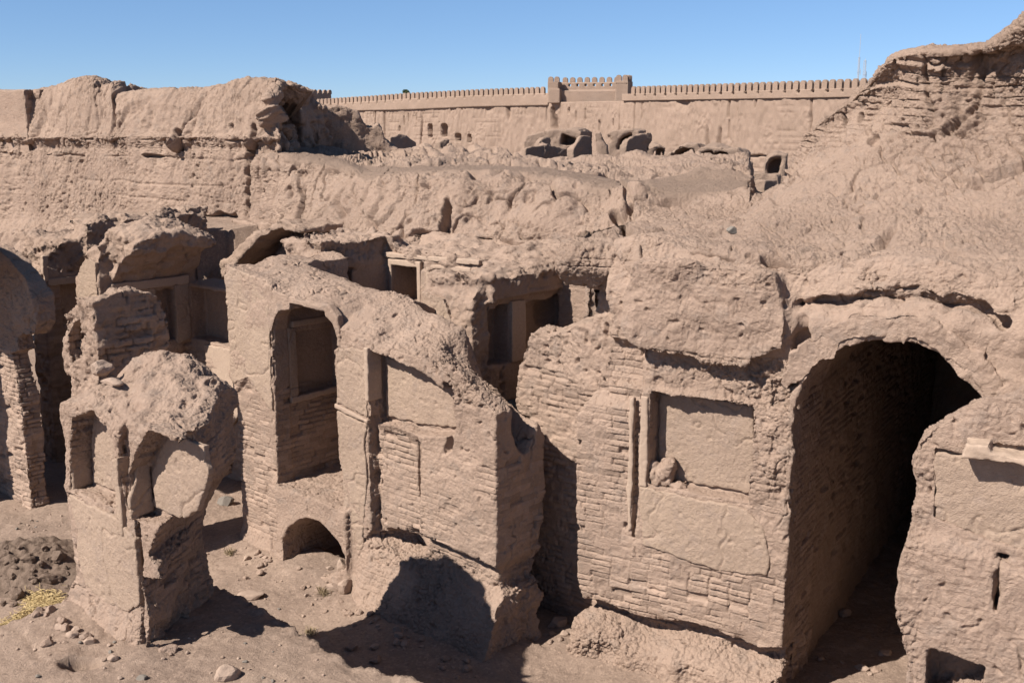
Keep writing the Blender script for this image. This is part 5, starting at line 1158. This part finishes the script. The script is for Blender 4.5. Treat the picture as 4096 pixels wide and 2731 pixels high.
# tree top beyond the rampart
LEAF = material('dark_leaf', (.045, .075, .03), (.07, .10, .045), bump=0); BARK = plain('bark', (.16, .11, .07), .9)
tp = at_y(12, 1474, 248, 118); tr = thing('poplar_tree', (tp[0], 118, 3.), 'dark green treetop showing above the left battlements', 'tree')
V, F = [], []; zt = tp[2]; n = 8
for z, r in ((3., .22), (5.5, .16), (zt - 1., .07), (zt - .2, .02)):
    V += [(tp[0] + r * math.cos(2 * PI * i / n), 118 + r * math.sin(2 * PI * i / n), z) for i in range(n)]
for j in range(3): F += [(j * n + i, j * n + (i + 1) % n, (j + 1) * n + (i + 1) % n, (j + 1) * n + i) for i in range(n)]
link_mesh('trunk', V, F, BARK, tr)
V, F = [], []; rs = np.random.RandomState(3)
for i in range(1400):
    z = zt - abs(rs.normal(0, 1)) * 1.2; rad = (.22 + .28 * min(1, (zt - z) / 1.2)) * (1 + .35 * math.sin(z * 5)); a = rs.uniform(0, 2 * PI); r = rad * math.sqrt(rs.uniform(0, 1))
    c = Vector((tp[0] + r * math.cos(a) + .12 * math.sin(3 * z), 118 + r * math.sin(a), z)); d = Vector(rs.normal(size=3)).normalized(); u = d.orthogonal().normalized(); w_ = d.cross(u); s = rs.uniform(.05, .09); b = len(V)
    V += [tuple(c - u * s), tuple(c + w_ * s * .6), tuple(c + u * s), tuple(c - w_ * s * .6)]; F.append((b, b + 1, b + 2, b + 3))
link_mesh('crown', V, F, LEAF, tr, smooth=False)
# floodlights behind the battlements
for (x, y, lab) in ((770, 362, 'tiny floodlight behind the left battlements, left of three'), (817, 350, 'tiny pale floodlight behind the left battlements, middle of three'), (843, 362, 'tiny floodlight behind the left battlements, right of three')):
    p = at_y(12, x, y, 92); t = thing('floodlight', (p[0], 92, 6.5), lab, 'lamp')
    V = [(p[0] + sx * .10, 92 + sy * .08, p[2] + sz * .10 + sy * .02) for sx in (-1, 1) for sy in (-1, 1) for sz in (-1, 1)]
    link_mesh('lamp_housing', V, [(0, 1, 3, 2), (4, 6, 7, 5), (0, 4, 5, 1), (2, 3, 7, 6), (0, 2, 6, 4), (1, 5, 7, 3)], MET, t, smooth=False)
    V = [(p[0] + .03 * math.cos(a), 92 + .03 * math.sin(a), z) for z in (6.5, p[2] - .1) for a in (0, PI / 2, PI, 3 * PI / 2)]
    link_mesh('pole', V, [(i, (i + 1) % 4, 4 + (i + 1) % 4, 4 + i) for i in range(4)], MET, t, smooth=False)
# distant hills
hx = np.linspace(-9000, 2500, 240); hz = 150 + 70 * vn(np.stack([hx, 0 * hx, 0 * hx], 1), 1400, 191) + 30 * vn(np.stack([hx, 0 * hx, 0 * hx], 1), 350, 192); hz = hz * sstep(-2600, -4200, hx) - 20
V = [(x, 12000, -60) for x in hx] + [(x, 12600, z) for x, z in zip(hx, hz)] + [(x, 13500, -60) for x in hx]; n = len(hx)
tag(link_mesh('hills', V, [(j * n + i, j * n + i + 1, (j + 1) * n + i + 1, (j + 1) * n + i) for j in (0, 1) for i in range(n - 1)], plain('distant_rock', (.30, .31, .36), 1.)), kind='structure')
# ================================================================== camera, light, sky
cam = bpy.data.cameras.new('camera'); co = bpy.data.objects.new('camera', cam); COL.objects.link(co)
co.location = (0, 0, EYE); co.rotation_euler = (PI / 2 - PITCH, 0, 0)
cam.sensor_width = 36; cam.lens = FOC / 4096 * 36; cam.clip_start = .1; cam.clip_end = 60000
scene.camera = co
sd = bpy.data.lights.new('sun', 'SUN'); so = bpy.data.objects.new('sun', sd); COL.objects.link(so)
sd.energy = 5.0; sd.angle = math.radians(.53); sd.color = (1, .93, .84)
dv = Vector((math.cos(SUN_AZ) * math.cos(SUN_EL), math.sin(SUN_AZ) * math.cos(SUN_EL), -math.sin(SUN_EL)))
so.rotation_euler = dv.to_track_quat('-Z', 'Y').to_euler(); so.location = (-20, -12, 30)
w = bpy.data.worlds.new('World'); scene.world = w; w.use_nodes = True
nt = w.node_tree; bg = nt.nodes['Background']; sky = nt.nodes.new('ShaderNodeTexSky')
sky.sky_type = 'NISHITA'; sky.sun_disc = False; sky.sun_elevation = SUN_EL
sky.sun_rotation = math.atan2(-math.cos(SUN_AZ), -math.sin(SUN_AZ)); sky.altitude = 4000; sky.air_density = .6; sky.dust_density = 3; sky.ozone_density = 4
tc = nt.nodes.new('ShaderNodeTexCoord'); sx = nt.nodes.new('ShaderNodeSeparateXYZ'); nt.links.new(tc.outputs['Generated'], sx.inputs[0])
mr = nt.nodes.new('ShaderNodeMapRange'); mr.inputs['From Min'].default_value = .0; mr.inputs['From Max'].default_value = .12; nt.links.new(sx.outputs['Z'], mr.inputs['Value'])
tint = nt.nodes.new('ShaderNodeMix'); tint.data_type = 'RGBA'; tint.inputs[6].default_value = (1.14, 1.06, .97, 1); tint.inputs[7].default_value = (1.62, 1.63, 1.46, 1); nt.links.new(mr.outputs[0], tint.inputs[0])
mu = nt.nodes.new('ShaderNodeMix'); mu.data_type = 'RGBA'; mu.blend_type = 'MULTIPLY'; mu.inputs[0].default_value = 1; nt.links.new(sky.outputs[0], mu.inputs[6]); nt.links.new(tint.outputs[2], mu.inputs[7])
nt.links.new(mu.outputs[2], bg.inputs[0]); bg.inputs[1].default_value = .062
vs = scene.view_settings; vs.view_transform = 'Standard'; vs.look = 'None'; vs.gamma = 1; vs.exposure = .84; vs.use_curve_mapping = False
scene.cycles.diffuse_bounces = 3
